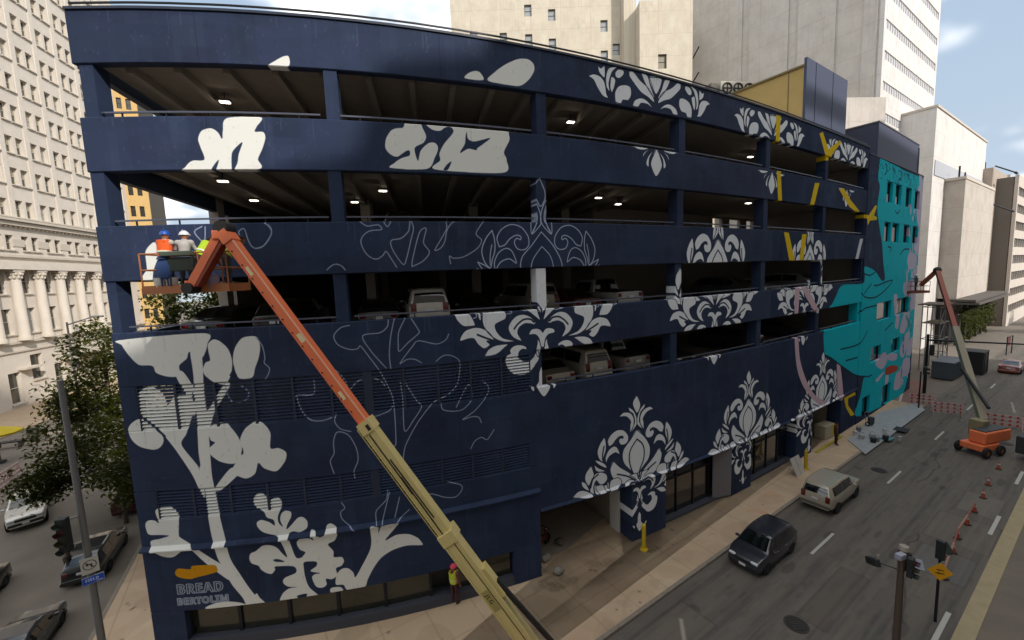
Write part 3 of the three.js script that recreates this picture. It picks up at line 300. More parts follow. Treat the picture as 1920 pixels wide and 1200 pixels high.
// side and rear walls
{
  const A = fp(0, -0.33), end = [A[0] + SIDE[0] * 32, A[1] + SIDE[1] * 32];
  for (const [h0, h1] of [[21.08, 22.7], [17.68, 19.3], [14.04, 15.8], [10.4, 12.15], [0, 8.7]]) mesh('side_band', bar([A[0], (h0 + h1) / 2, A[1]], [end[0], (h0 + h1) / 2, end[1]], 0.28, h1 - h0), navyMat, garage);
  mesh('side_wall', bar([A[0] + SIDE[0] * 9, 15.5, A[1] + SIDE[1] * 9], [end[0], 15.5, end[1]], 0.24, 13.4), deckConcrete, garage);
  for (let k = 1; k < 2; k++) mesh('side_column', box(0.5, 13.9, 0.5, A[0] + SIDE[0] * 8 * k, 15.6, A[1] + SIDE[1] * 8 * k), deckConcrete, garage);
  for (let k = 1; k < 3; k++) for (const s of [7.82, 15.75, 23.5]) { const p = fp(s, -9.5 * k); mesh('inner_column', box(0.55, 21.3, 0.55, p[0], 10.7, p[1]), deckConcrete, garage); }
  const r0 = fp(26, -30), r1 = fp(26, -9.1);
  mesh('rear_wall', bar([end[0], 11, end[1]], [r0[0], 11, r0[1]], 0.3, 22), deckConcrete, garage);
  mesh('rear_wall', bar([r0[0], 11, r0[1]], [r1[0], 11, r1[1]], 0.3, 22), deckConcrete, garage);
  mesh('rear_wall', sweep(rect(-9.3, -9.0, 0, 17.25), 25.9, CUT), deckConcrete, garage); mesh('rear_wall', sweep(rect(-9.3, -9.0, 0, 17.25), CUT, FL), deckConcrete, garage);
  mesh('rear_wall', sweep(rect(-9.3, -9.0, 18.25, 22.5), 25.9, CUT), deckConcrete, garage); mesh('rear_wall', sweep(rect(-9.3, -9.0, 18.25, 22.5), CUT, FL), deckConcrete, garage);
  let s = 25.9; for (const [a, b] of [[40.8, 42.4], [43.65, 45.6], [46.8, 48.1], [50.7, 52.8], [55.4, 58.6], [FL, FL]]) { mesh('rear_wall', sweep(rect(-9.3, -9.0, 17.25, 18.25), s, a), deckConcrete, garage); s = b; }
  const e0 = fp(FL - 0.1, -0.4), e1 = fp(FL - 0.1, -9.2);
  mesh('side_wall', bar([e0[0], 12.6, e0[1]], [e1[0], 12.6, e1[1]], 0.3, 25.2), plain('#3a3c48', 0.8), garage);
  mesh('inner_wall', bar([...fp(48, -0.4)].length ? [fp(48, -0.4)[0], 14.5, fp(48, -0.4)[1]] : [0, 0, 0], [fp(48, -9)[0], 14.5, fp(48, -9)[1]], 0.2, 14.4), deckConcrete, garage);
}
// ground floor
const stoneBase = plain('#3a3d48', 0.7), glassStreet = new THREE.MeshPhysicalMaterial({ color: '#14181b', roughness: 0.08, clearcoat: 1, clearcoatRoughness: 0.04 });
for (const [a, b] of [[20.4, 22.75], [28.45, 30.45], [36.2, 38.7], [44.0, 47.35]]) wall('pier', wallR(0.12, 3.2, 0.9), a, b);
wall('pier', wallR(0.12, 1.72, 0.8, 0.02), 13.9, 15.2); wall('pier', wallR(0.12, 1.72, 0.6, 0.02), 0, 1.2);
mesh('entry_edge', sweep(rect(-1.6, -0.92, 0.12, 2.4), 20.3, 20.42), plain('#c9c9c6', 0.7), garage);
for (const [a, b] of [[22.75, 28.45], [30.45, 36.2]]) {
  mesh('base_kerb', sweep(rect(-0.9, -0.25, 0.12, 0.3), a, b), stoneBase, garage);
  const n = 4, w = (b - a) / n;
  for (let i = 0; i < n; i++) { const p = mesh('shop_window', sweep(rect(-0.62, -0.58, 0.3, 3.2), a + i * w + 0.04, a + (i + 1) * w - 0.04), glassStreet, garage); mesh('mullion', sweep(rect(-0.64, -0.52, 0.3, 3.2), a + i * w - 0.04, a + i * w + 0.04), frameDark, p); mesh('transom', sweep(rect(-0.63, -0.53, 2.3, 2.38), a + i * w + 0.04, a + (i + 1) * w - 0.04), frameDark, p); }
}
mesh('mural_panel', (() => { const a = fp(27.1, -0.35), b = fp(28.35, 0.0); return bar([a[0], 1.7, a[1]], [b[0], 1.7, b[1]], 0.06, 2.9); })(), plain('#6d6a70', 0.8), garage);
{ const a = 1.2, b = 13.9, n = 7, w = (b - a) / n;
  mesh('base_kerb', sweep(rect(-0.9, 0.0, 0.12, 0.5), a, b), stoneBase, garage);
  for (let i = 0; i < n; i++) { if (i === 5) { mesh('door', sweep(rect(-0.7, -0.64, 0.12, 1.7), a + i * w, a + i * w + 0.9), plain('#2a2c30', 0.5), garage); } const p = mesh('shop_window', sweep(rect(-0.34, -0.3, 0.5, 1.7), a + i * w + (i === 5 ? 0.95 : 0.06), a + (i + 1) * w - 0.06), new THREE.MeshPhysicalMaterial({ color: '#26281f', roughness: 0.15, clearcoat: 1 }), garage); mesh('mullion', sweep(rect(-0.36, -0.22, 0.5, 1.7), a + i * w - 0.06, a + i * w + 0.06), frameDark, p); } }
for (const [a, b, d] of [[15.3, 20.4, 15], [38.7, 44.0, 8.8]]) { // vehicle entries run back into the dark
  mesh('entry_wall', bar([fp(a, -0.4)[0], 1.8, fp(a, -0.4)[1]], [fp(a, -d)[0], 1.8, fp(a, -d)[1]], 0.2, 3.6), deckConcrete, garage);
  mesh('entry_wall', bar([fp(b + 0.15, -0.95)[0], 1.8, fp(b + 0.15, -0.95)[1]], [fp(b + 0.15, -d)[0], 1.8, fp(b + 0.15, -d)[1]], 0.2, 3.6), deckConcrete, garage);
  mesh('entry_back', sweep(rect(-d - 0.2, -d, 0.1, 3.6), a, b), deckConcrete, garage);
  mesh('entry_ceiling', sweep(rect(-d, -0.31, 3.4, 3.6), a, b), deckConcrete, garage);
}
for (const [a, b] of [[0, 15.2], [20.5, CUT], [CUT, 38.6], [44, FL]]) mesh('ground_backing', sweep(rect(-1.3, -1.1, 0, 3.6), a + 0.05, b), deckConcrete, garage);
// ceiling lamps of the parking levels: a small lit fitting and its light
const lampMat = new THREE.MeshStandardMaterial({ color: '#fff6e8', emissive: '#fff1dc', emissiveIntensity: 2.5 });
for (const [x, z, y] of [[-11.11, -17.05, 21.05], [3.22, -20.61, 21.05], [16.38, -28.1, 21.05], [-11.41, -16.86, 17.95], [-12.61, -20.75, 17.95], [-5.86, -19.71, 17.95], [-8.12, -22.13, 17.95], [5.17, -23.6, 17.95], [6.93, -26.02, 17.95], [16.01, -27.59, 17.95]]) {
  const l = thing('ceiling_lamp', y > 20 ? 'small lit white lamp under the roof slab of the garage' : 'small lit white lamp on the ceiling one level below the top deck', 'lamp', [x, y, z], 0.3, y > 20 ? 'lamps under the roof slab' : 'lamps one level below the top deck');
  mesh('housing', rbox(0.46, 0.09, 0.3, 0.03, 0, 0.06, 0), plain('#6a6a6a', 0.5, 0.4), l); mesh('lens', rbox(0.36, 0.05, 0.2, 0.02, 0, 0, 0), lampMat, l);
  mesh('stem', cyl(0.02, 0.02, 0.3, 6, 0, 0.25, 0), steelDark, l);
  const p = new THREE.PointLight(0xfff0dc, 0.1, 0, 2); p.position.set(0, -0.12, 0); p.castShadow = true; l.add(p);
}
// ---------------------------------------------------------------- ground, streets and pavements
const E1 = [0.839, -0.545], E2 = [0.545, 0.839];                  // along the street / across it (towards the viewer)
const st = (a, n) => [E1[0] * a + E2[0] * n, E1[1] * a + E2[1] * n];
const asphalt = surface('#5c554d', '#746c62', 10, 21, 0.88, 0.006, { size: 1024, speckle: 0.35 });
const concrete = surface('#9a866f', '#b5a088', 9, 31, 0.85, 0.004, { size: 1024, speckle: 0.25 });
const brickRed = surface('#6c4c44', '#86655a', 24, 37, 0.85, 0.004);
const kerbMat = surface('#6e665c', '#8d8478', 20, 33, 0.85, 0.003);
structure(mesh('ground', planeUV(new THREE.PlaneGeometry(900, 900).rotateX(-Math.PI / 2), 9, 9), asphalt, null, [0, -0.004, 0]));
function sheet(name, pts, y, mat, s = 6) { return structure(mesh(name, planeUV(new THREE.ShapeGeometry(new THREE.Shape(pts.map(([x, z]) => new THREE.Vector2(x, -z)))).rotateX(-Math.PI / 2), s, s), mat, null, [0, y, 0])); }
{ // the street: wheel-polished tracks, sealed cracks, worn paint and repairs drawn in street coordinates
  const cv = document.createElement('canvas'); cv.width = 2048; cv.height = 256; const c = cv.getContext('2d'), X = (a) => a * 2048 / 100, Y = (n) => (n + 10) * 256 / 12;
  c.fillStyle = '#5d5750'; c.fillRect(0, 0, 2048, 256);
  for (let i = 0; i < 9000; i++) { const v = hash2(i, 1, 5), l = 3 + 26 * hash2(i, 4, 5); c.fillStyle = v > 0.5 ? `rgba(122,114,104,${0.10 * hash2(i, 6, 5)})` : `rgba(28,26,25,${0.14 * hash2(i, 7, 5)})`; c.fillRect(hash2(i, 2, 5) * 2048, hash2(i, 3, 5) * 256, l, 1 + 3 * hash2(i, 5, 5)); }
  for (let i = 0; i < 2600; i++) { const lane = [-8.75, -6.3, -3.9][i % 3], tr = hash2(i, 11, 5) > 0.5 ? 0.72 : -0.72, n = lane + tr + (hash2(i, 12, 5) + hash2(i, 13, 5) - 1) * 0.5; c.fillStyle = `rgba(24,24,26,${0.02 + 0.055 * hash2(i, 15, 5)})`; c.fillRect(hash2(i, 14, 5) * 2048, Y(n), 30 + 120 * hash2(i, 16, 5), 1 + 2.5 * hash2(i, 17, 5)); }
  for (const [a, n, l, w, k] of [[27.5, -5.0, 3.4, 2.2, '#6a6258'], [24, -4.8, 2.6, 1.8, '#5a5c5c'], [31.8, -4.6, 3, 1.5, '#746d63'], [17, -6.4, 4.5, 1.0, '#4a443d'], [40, -8.9, 6, 1.6, '#4e4841'], [9, -9.4, 5, 1.5, '#635c52'], [52, -6, 5, 3, '#6b655b']]) { c.fillStyle = k; c.globalAlpha = 0.4; c.fillRect(X(a), Y(n), X(l), w * 21.3); c.globalAlpha = 1; c.strokeStyle = 'rgba(30,27,25,0.35)'; c.strokeRect(X(a), Y(n), X(l), w * 21.3); }
  for (let i = 0; i < 26; i++) { let x = hash2(i, 21, 5) * 2048, y = hash2(i, 22, 5) * 256; c.strokeStyle = 'rgba(24,22,21,0.55)'; c.lineWidth = 1.2; c.beginPath(); c.moveTo(x, y); for (let k = 0; k < 14; k++) { x += 6 + 10 * hash2(i, k, 6); y += (hash2(i, k, 7) - 0.5) * 9; c.lineTo(x, y); } c.stroke(); }
  c.strokeStyle = 'rgba(190,186,176,0.5)'; c.lineWidth = 3; for (const [a, n, a2, n2] of [[9.2, -8.9, 12.4, -8.2], [10.1, -9.3, 9.2, -8.9], [12.4, -8.2, 13.2, -8.9], [56, -5, 60, -5.6]]) { c.beginPath(); c.moveTo(X(a), Y(n)); c.lineTo(X(a2), Y(n2)); c.stroke(); }
  for (let i = 0; i < 90; i++) { c.fillStyle = 'rgba(20,18,18,0.25)'; c.beginPath(); c.ellipse(hash2(i, 31, 5) * 2048, hash2(i, 32, 5) * 256, 3 + 12 * hash2(i, 33, 5), 1 + 4 * hash2(i, 34, 5), 0, 0, 7); c.fill(); }
  const t = new THREE.CanvasTexture(cv); t.colorSpace = THREE.SRGBColorSpace; t.anisotropy = 8;
  const g = new THREE.BufferGeometry(), pos = [], uv = [], nor = []; for (const [a, n] of [[0, -10], [0, 2], [100, 2], [0, -10], [100, 2], [100, -10]]) { const p = st(a, n); pos.push(p[0], 0, p[1]); nor.push(0, 1, 0); uv.push(a / 100, 1 - (n + 10) / 12); }
  g.setAttribute('position', new THREE.Float32BufferAttribute(pos, 3)); g.setAttribute('normal', new THREE.Float32BufferAttribute(nor, 3)); g.setAttribute('uv', new THREE.Float32BufferAttribute(uv, 2));
  structure(mesh('road', g, new THREE.MeshStandardMaterial({ map: t, roughness: 0.85, bumpMap: scaled(grain, 60, 8), bumpScale: 0.006 }), null, [0, 0.002, 0]));
}
// pavement round the garage corner, with a kerb
const LK = [-0.49, -0.87], corner = [-11.4, -4.5], lk = (t) => [corner[0] + LK[0] * t, corner[1] + LK[1] * t];
const pave = [st(-7.1, -10), st(52.5, -10), st(52.5, -24), fp(FL - 1, -1), fp(55, -1), fp(47, -1), fp(36, -1), fp(26, -1), fp(16, -1), fp(8, -1), fp(0.5, -0.5), [fp(0, 0)[0] + SIDE[0] * 60, fp(0, 0)[1] + SIDE[1] * 60], lk(70)];
{ const cv = document.createElement('canvas'); cv.width = 2048; cv.height = 1264; const c = cv.getContext('2d'), K = 2048 / 68, X = (x) => (x + 20) * K, Y = (z) => (z + 46) * K;
  c.fillStyle = '#b09a80'; c.fillRect(0, 0, 2048, 1264);
  for (let i = 0; i < 5200; i++) { const v = hash2(i, 1, 8), r = 2 + 26 * hash2(i, 4, 8) ** 2; c.fillStyle = v > 0.55 ? `rgba(226,208,180,${0.10 * hash2(i, 6, 8)})` : v > 0.25 ? `rgba(92,76,58,${0.10 * hash2(i, 7, 8)})` : `rgba(150,112,92,${0.12 * hash2(i, 9, 8)})`; c.beginPath(); c.ellipse(hash2(i, 2, 8) * 2048, hash2(i, 3, 8) * 1264, r * 1.7, r, hash2(i, 8, 8) * 3, 0, 7); c.fill(); }
  c.strokeStyle = 'rgba(84,70,56,0.22)'; c.lineWidth = 1.3; for (let a = -40; a < 70; a += 1.8) { const p = st(a, -30), q = st(a, -9.9); c.beginPath(); c.moveTo(X(p[0]), Y(p[1])); c.lineTo(X(q[0]), Y(q[1])); c.stroke(); } for (const n of [-11.6, -13.2, -15, -17]) { const p = st(-40, n), q = st(70, n); c.beginPath(); c.moveTo(X(p[0]), Y(p[1])); c.lineTo(X(q[0]), Y(q[1])); c.stroke(); }
  for (let i = 0; i < 500; i++) { c.fillStyle = 'rgba(52,44,38,0.35)'; c.beginPath(); c.arc(hash2(i, 21, 8) * 2048, hash2(i, 22, 8) * 1264, 0.8 + 1.8 * hash2(i, 23, 8), 0, 7); c.fill(); }
  for (const [x, z, r, k] of [[13.2, -21.4, 12, 'rgba(196,110,70,0.55)'], [15.2, -23, 14, 'rgba(188,118,84,0.4)'], [4, -17.5, 20, 'rgba(74,62,44,0.35)'], [6.5, -18.6, 10, 'rgba(70,60,46,0.4)'], [9.6, -19.6, 8, 'rgba(160,120,110,0.35)'], [1.5, -16.6, 24, 'rgba(64,54,40,0.3)']]) for (let i = 0; i < 14; i++) { c.fillStyle = k.replace(/0\.\d+\)/, (0.05 + 0.1 * hash2(i, x | 0, 9)).toFixed(3) + ')'); c.beginPath(); c.ellipse(X(x) + (hash2(i, 1, x | 0) - 0.5) * r * 2, Y(z) + (hash2(i, 2, x | 0) - 0.5) * r, r * hash2(i, 3, 9), r * 0.5 * hash2(i, 4, 9), hash2(i, 5, 9) * 3, 0, 7); c.fill(); }
  const t = new THREE.CanvasTexture(cv); t.colorSpace = THREE.SRGBColorSpace; t.anisotropy = 8; t.wrapS = t.wrapT = THREE.MirroredRepeatWrapping;
  const g = slab(pave, 0, 0.12, 6), p = g.attributes.position, uv = g.attributes.uv; for (let i = 0; i < p.count; i++) uv.setXY(i, (p.getX(i) + 20) / 68, 1 - (p.getZ(i) + 46) / (1264 / K));
  structure(mesh('pavement', g, new THREE.MeshStandardMaterial({ map: t, roughness: 0.85, bumpMap: scaled(grain, 40, 25), bumpScale: 0.004 }))); }
function kerbRun(pts, w = 0.16) { for (let i = 0; i < pts.length - 1; i++) { const a = pts[i], b = pts[i + 1], L = Math.hypot(b[0] - a[0], b[1] - a[1]), n = Math.max(1, Math.round(L / 3)); for (let k = 0; k < n; k++) { const t0 = k / n + 0.006 / L * 3, t1 = (k + 1) / n - 0.006 / L * 3; structure(mesh('kerb', boxUV(bar([a[0] + (b[0] - a[0]) * t0, 0.065, a[1] + (b[1] - a[1]) * t0], [a[0] + (b[0] - a[0]) * t1, 0.065, a[1] + (b[1] - a[1]) * t1], w, 0.14), 2), kerbMat)); } } }
kerbRun([lk(40), lk(0), st(-7.1, -10), st(52.5, -10)]);
// entry floors
for (const [a, b, d] of [[15.3, 20.4, 15], [38.7, 44.0, 8.8]]) structure(mesh('entry_floor', slab([fp(a, -0.9), fp(b, -0.9), fp(b, -d), fp(a, -d)], 0.0, 0.118, 6), deckConcrete));
// far pavement on the viewer's side and its pale gutter
structure(mesh('gutter', slab([st(-60, -2.75), st(200, -2.75), st(200, -2.25), st(-60, -2.25)], 0, 0.03, 3), surface('#8d8061', '#a5977a', 12, 41, 0.85, 0.003)));
sheet('far_lane', [st(-60, -2.25), st(200, -2.25), st(200, 20), st(-60, 20)], 0.006, surface('#5f574e', '#776d62', 8, 43, 0.88, 0.006), 7);
const whitePaint = surface('#98968f', '#b9b7b0', 30, 45, 0.7, 0.002, { speckle: 0.6 }), yellowPaint = surface('#7c5a22', '#98712c', 30, 46, 0.7, 0.002);
for (const a of [10.5, 21.4, 32.3, 43.2, 54, 65]) sheet('lane_dash', [st(a, -7.6), st(a + 2.6, -7.6), st(a + 2.6, -7.48), st(a, -7.48)], 0.01, whitePaint, 2);
for (const a of [19.2, 29.9, 38]) sheet('lane_dash', [st(a, -3.15), st(a + 2.6, -3.15), st(a + 2.6, -3.0), st(a, -3.0)], 0.01, whitePaint, 2);
sheet('yellow_line', [st(-20, -5.2), st(15, -5.2), st(15, -5.02), st(-20, -5.02)], 0.01, yellowPaint, 2);
sheet('white_line', [st(50, -11.4), st(64, -14), st(64, -13.8), st(50, -11.2)], 0.01, whitePaint, 2);
// paved corner beyond the garage, reddish
sheet('brick_paving', [st(53, -10.6), st(64, -12.4), st(64, -20), st(53, -20)], 0.008, brickRed, 4);
// left street: far pavement before the pale office building, brick crossing
const LN = [0.974, -0.225], LD = [-0.225, -0.974], lb = (t, d) => [LD[0] * t + LN[0] * -d, LD[1] * t + LN[1] * -d];    // t along the street, d = distance from the viewer's axis
structure(mesh('far_pavement', slab([lb(20, 40), lb(200, 40), lb(200, 48), lb(20, 48)], 0, 0.12, 6), concrete));
sheet('brick_crossing', [lb(22, 33), lb(33, 33), lb(33, 40), lb(22, 40)], 0.01, brickRed, 4);
for (const t of [26, 32, 38, 44, 50]) sheet('lane_dash', [lb(t - 5, 26), lb(t - 3, 26), lb(t - 3, 25.85), lb(t - 5, 25.85)], 0.01, whitePaint, 2);
// ---------------------------------------------------------------- buildings
const creamStone = surface('#bfb7ab', '#d3ccc2', 7, 51, 0.85, 0.006), trimStone = surface('#b0a89b', '#c7bfb3', 12, 53, 0.85, 0.004), paneDark = new THREE.MeshPhysicalMaterial({ color: '#34342f', roughness: 0.12, clearcoat: 1, clearcoatRoughness: 0.05 }), panePale = new THREE.MeshPhysicalMaterial({ color: '#8d9293', roughness: 0.25, clearcoat: 0.6 }), sashWhite = plain('#b9b1a2', 0.7);
function punched(w0, w1, h0, h1, holes, th, uvs = 5) {   // wall in its own plane with real openings, front face at z = 0
  const s = new THREE.Shape([new THREE.Vector2(w0, h0), new THREE.Vector2(w1, h0), new THREE.Vector2(w1, h1), new THREE.Vector2(w0, h1)]);
  for (const [a, b, c, d] of holes) s.holes.push(new THREE.Path([new THREE.Vector2(a, c), new THREE.Vector2(a, d), new THREE.Vector2(b, d), new THREE.Vector2(b, c)]));
  return boxUV(new THREE.ExtrudeGeometry(s, { depth: th, bevelEnabled: false }).translate(0, 0, -th), uvs);
}
function windowKit(w, h, th) {
  return { pane: box(w, h, 0.02, 0, 0, -th * 0.8), frame: mergeGeometries([box(w, 0.08, 0.07, 0, h / 2 - 0.04, -th * 0.72), box(w, 0.08, 0.07, 0, -h / 2 + 0.04, -th * 0.72), box(0.08, h - 0.16, 0.07, -w / 2 + 0.04, 0, -th * 0.72), box(0.08, h - 0.16, 0.07, w / 2 - 0.04, 0, -th * 0.72), box(w - 0.16, 0.06, 0.06, 0, 0, -th * 0.72)]), sill: box(w + 0.24, 0.13, 0.3, 0, -h / 2 - 0.06, 0.06), blind: box(w - 0.16, h * 0.46, 0.02, 0, h * 0.23, -th * 0.76) };
}
function putWindow(parent, kit, x, y, mats, blind) {
  const w = mesh('window', kit.pane, mats.pane, parent, [x, y, 0]);
  mesh('frame', kit.frame, mats.frame, w); if (mats.sill) mesh('sill', kit.sill, mats.sill, w); if (blind) mesh('blind', kit.blind, mats.blind || sashWhite, w);
  return w;
}
function placed(o, origin, ang) { o.position.set(origin[0], 0, origin[1]); o.rotation.y = ang; return o; }
const facing = (d) => Math.atan2(-d[1], d[0]);                // rotation that lays local x along plan direction d

{ // pale stone office building across the left street
  const B = placed(thing('office_building', 'tall cream stone office building with paired windows, cornice and fluted columns', 'building'), lb(0, 48), facing(LD));
  const holes = [], up = [], t0 = 58.05, rows = [24.5, 28.5, 32.4, 36.4, 40.3, 44.3, 48.3, 52.3, 56.3, 60.3];
  for (let k = -1; k < 8; k++) for (const dt of [0, 1.4]) { const t = t0 + 3.45 * k + dt; for (const h of rows) { holes.push([t - 0.5, t + 0.5, h - 1.05, h + 1.05]); up.push([t, h]); } }
  const r8 = []; for (let k = -1; k < 8; k++) for (const dt of [0, 1.4]) { const t = t0 + 3.45 * k + dt; holes.push([t - 0.5, t + 0.5, 19.3, 21.1]); r8.push([t, 20.2]); }
  const mid = [], low = [], base = []; const colT = []; for (let k = 0; k < 9; k++) colT.push(55.85 + 3.2 * k);
  for (let k = 0; k < 8; k++) { const t = colT[k] + 1.6; holes.push([t - 0.8, t + 0.8, 13.9, 17.0], [t - 0.9, t + 0.9, 9.0, 12.1]); mid.push([t, 15.45]); low.push([t, 10.55]); if (k % 2) { holes.push([t - 0.8, t + 0.8, 0.6, 4.4]); base.push([t, 2.5]); } else { holes.push([t - 0.85, t + 0.85, 3.0, 6.2]); base.push([t, 4.6]); } }
  mesh('wall', punched(50, 88, 0, 64, holes, 0.55, 5), creamStone, B);
  mesh('rear_body', box(38, 63.8, 18, 69, 31.9, -9.9), plain('#3a362f', 0.9), B);
  const kU = windowKit(1, 2.1, 0.55), k8 = windowKit(1, 1.8, 0.55), kM = windowKit(1.6, 3.1, 0.55), kL = windowKit(1.8, 3.1, 0.55), kA = windowKit(1.6, 3.8, 0.55), kB = windowKit(1.7, 3.2, 0.55), mm = { pane: paneDark, frame: sashWhite, sill: trimStone, blind: plain('#9c9484', 0.8) }, mp = { ...mm, pane: panePale };
  up.forEach(([t, h], i) => putWindow(B, kU, t, h, hash2(i, 3) > 0.75 ? mp : mm, hash2(i, 5) > 0.35));
  r8.forEach(([t, h]) => putWindow(B, k8, t, h, mm)); mid.forEach(([t, h]) => putWindow(B, kM, t, h, mm)); low.forEach(([t, h], i) => putWindow(B, kL, t, h, i % 2 ? mm : mp)); base.forEach(([t, h]) => putWindow(B, h > 3 ? kB : kA, t, h, mm));
  // cornices, belts and frieze
  for (const [h, t, o] of [[22.5, 0.45, 0.5], [22.95, 0.3, 0.8], [23.25, 0.12, 0.62], [18.55, 0.3, 0.3], [17.9, 0.22, 0.2], [8.0, 0.3, 0.3], [6.9, 0.18, 0.18]]) mesh('cornice', boxUV(box(38, t, o, 69, h, o / 2 + 0.002), 4), trimStone, B);
  for (let i = 0; i < 60; i++) mesh('dentil', box(0.22, 0.22, 0.3, 50.4 + i * 0.63, 22.16, 0.16), trimStone, B);
  for (let k = -1; k < 9; k++) mesh('pilaster', boxUV(box(0.62, 40, 0.12, t0 + 3.45 * k - 1.03, 43.4, 0.062), 4), creamStone, B);
  for (let k = 0; k < 8; k++) mesh('relief_panel', box(1.5, 0.9, 0.08, t0 + 3.45 * k - 1.0, 20.2, 0.042), trimStone, B);
  const shaft = mergeGeometries([cyl(0.46, 0.55, 7.6, 14, 0, 12, 0.42)]), baseG = mergeGeometries([cyl(0.68, 0.72, 0.3, 14, 0, 8.35, 0.42), cyl(0.6, 0.66, 0.2, 14, 0, 8.6, 0.42)].map((g) => g.toNonIndexed()));
  const cap = [cyl(0.62, 0.47, 0.9, 14, 0, 16.1, 0.42), box(1.35, 0.22, 1.0, 0, 16.66, 0.45)]; for (let i = 0; i < 9; i++) { const a = i / 9 * Math.PI * 2; for (const [y, r] of [[15.9, 0.52], [16.3, 0.6]]) cap.push(new THREE.SphereGeometry(0.15, 6, 4).scale(1, 1.5, 1).translate(Math.cos(a + y) * r, y, 0.42 + Math.sin(a + y) * r)); }
  const capG = mergeGeometries(cap.map((g) => g.toNonIndexed()));
  for (const t of colT) { const c = mesh('column', shaft, creamStone, B, [t, 0, 0]); mesh('column_base', baseG, trimStone, c); mesh('capital', capG, trimStone, c); }
  mesh('entablature', boxUV(box(38, 0.9, 1.0, 69, 17.3, 0.502), 4), creamStone, B);
  for (const t of [62.25, 68.65, 75.05]) mesh('door_hood', box(2.3, 0.25, 0.9, t - 3.2 + 3.2, 4.75, 0.45), trimStone, B);
  const aw = mesh('awning', [box(3.4, 0.12, 1.8, 71.8, 4.9, 0.95), box(3.4, 0.35, 0.06, 71.8, 4.75, 1.83)], plain('#3c2623', 0.8), B); mesh('bracket', [rod([70.3, 5.9, 0.1], [70.3, 4.95, 1.7], 0.03), rod([73.3, 5.9, 0.1], [73.3, 4.95, 1.7], 0.03)], steelDark, aw);
  mesh('air_unit', rbox(1.0, 0.8, 0.5, 0.05, 70.3, 8.7, 0.3), plain('#a8a59c', 0.6), B);
}
{ // yellow brick building seen through the garage's open side
  const a = [-83, -62], b = [-63.5, -74], d = [b[0] - a[0], b[1] - a[1]], L = Math.hypot(...d); d[0] /= L; d[1] /= L;
  const B = placed(thing('brick_building', 'yellow brick building with white framed glass bay, seen through the garage', 'building'), a, facing(d));
  const yb = surface('#b3945c', '#c9ab74', 20, 57, 0.85, 0.004), holes = [], sm = [], bay = [];
  for (let r = 0; r < 14; r++) { const h = 6 + 3.6 * r; holes.push([L - 12.1, L - 7.6, h - 1.55, h + 1.55]); bay.push([L - 9.85, h]); for (const x of [L - 15, L - 5.6, L - 4.6, L - 3.3, L - 2.3, L - 1.1]) { holes.push([x - 0.33, x + 0.33, h - 0.9, h + 0.9]); sm.push([x, h]); } }
  mesh('wall', punched(0, L, 0, 56, holes, 0.4, 4), yb, B);
  mesh('rear_body', box(L, 55.8, 14, L / 2, 27.9, -7.75), plain('#4b4338', 0.9), B);
  const ks = windowKit(0.66, 1.8, 0.4), kb = windowKit(4.5, 3.1, 0.4), m = { pane: paneDark, frame: frameDark }, mb = { pane: new THREE.MeshPhysicalMaterial({ color: '#3d4a55', roughness: 0.08, clearcoat: 1 }), frame: plain('#bfc3c6', 0.6) };
  sm.forEach(([x, h]) => putWindow(B, ks, x, h, m)); bay.forEach(([x, h]) => { const w = putWindow(B, kb, x, h, mb); mesh('mullion', [box(0.3, 3.1, 0.16, 0, 0, -0.2), box(0.06, 3.1, 0.1, 1.1, 0, -0.25), box(0.06, 3.1, 0.1, -1.1, 0, -0.25)], mb.frame, w); });
  for (const x of [L - 12.25, L - 7.45]) mesh('bay_frame', box(0.35, 52, 0.3, x, 28, 0.152), mb.frame, B);
}
const TOWER_D = [-0.545, -0.839];
function block(name, label, corner, R, Lf, h0, h1, matR, matL, cat = 'building') {   // box whose street face runs along E1 from the corner, left face along TOWER_D
  const B = placed(thing(name, label, cat), corner, facing(E1));
  return [B, R, Lf, h0, h1];
}
const paleWall = stained('#bbb6ae', 61), whiteWall = stained('#cbc8c4', 63);
{ // the pale tower behind the garage
  const [B] = block('tower', 'tall pale tower with faint window strips on its street face', [53.1, -60]);
  const R = 27, L = 31, Ht = 82, holes = [], strips = [];
  for (let r = 0; r < 13; r++) { const h = 30.5 + 4.1 * r; holes.push([0.8, R - 0.8, h - 0.6, h + 0.6]); strips.push(h); }
  mesh('street_wall', punched(0, R, 0, Ht, holes, 0.5, 6), whiteWall, B);
  const strip = plain('#b4b5ba', 0.4); for (const h of strips) { const w = mesh('window_strip', box(R - 1.6, 1.2, 0.04, R / 2, h, -0.14), strip, B); const fins = []; for (let i = 1; i < 24; i++) fins.push(box(0.09, 1.2, 0.1, 0.8 + i * (R - 1.6) / 24, h, -0.08)); mesh('fins', fins, whiteWall, w); }
  mesh('body', boxUV(box(R - 0.1, Ht - 0.1, L - 0.6, R / 2, Ht / 2 - 0.05, -L / 2 - 0.2), 6), paleWall, B);
  for (const [z0, w] of [[0.7, 1.6], [5.6, 5], [12, 6.2], [19.4, 10]]) mesh('side_panel', boxUV(box(0.22, Ht - 33, w, -0.06, 33 + (Ht - 33) / 2, -z0 - w / 2), 6), paleWall, B);
  mesh('ledge', box(0.5, 0.25, 30, -0.2, 33, -15.5), paleWall, B);
  for (const h of [49.5, 54]) mesh('roof_pole', rod([-0.1, h, -29.5], [-2.6, h + 0.9, -26], 0.13), steelDark, B);
}
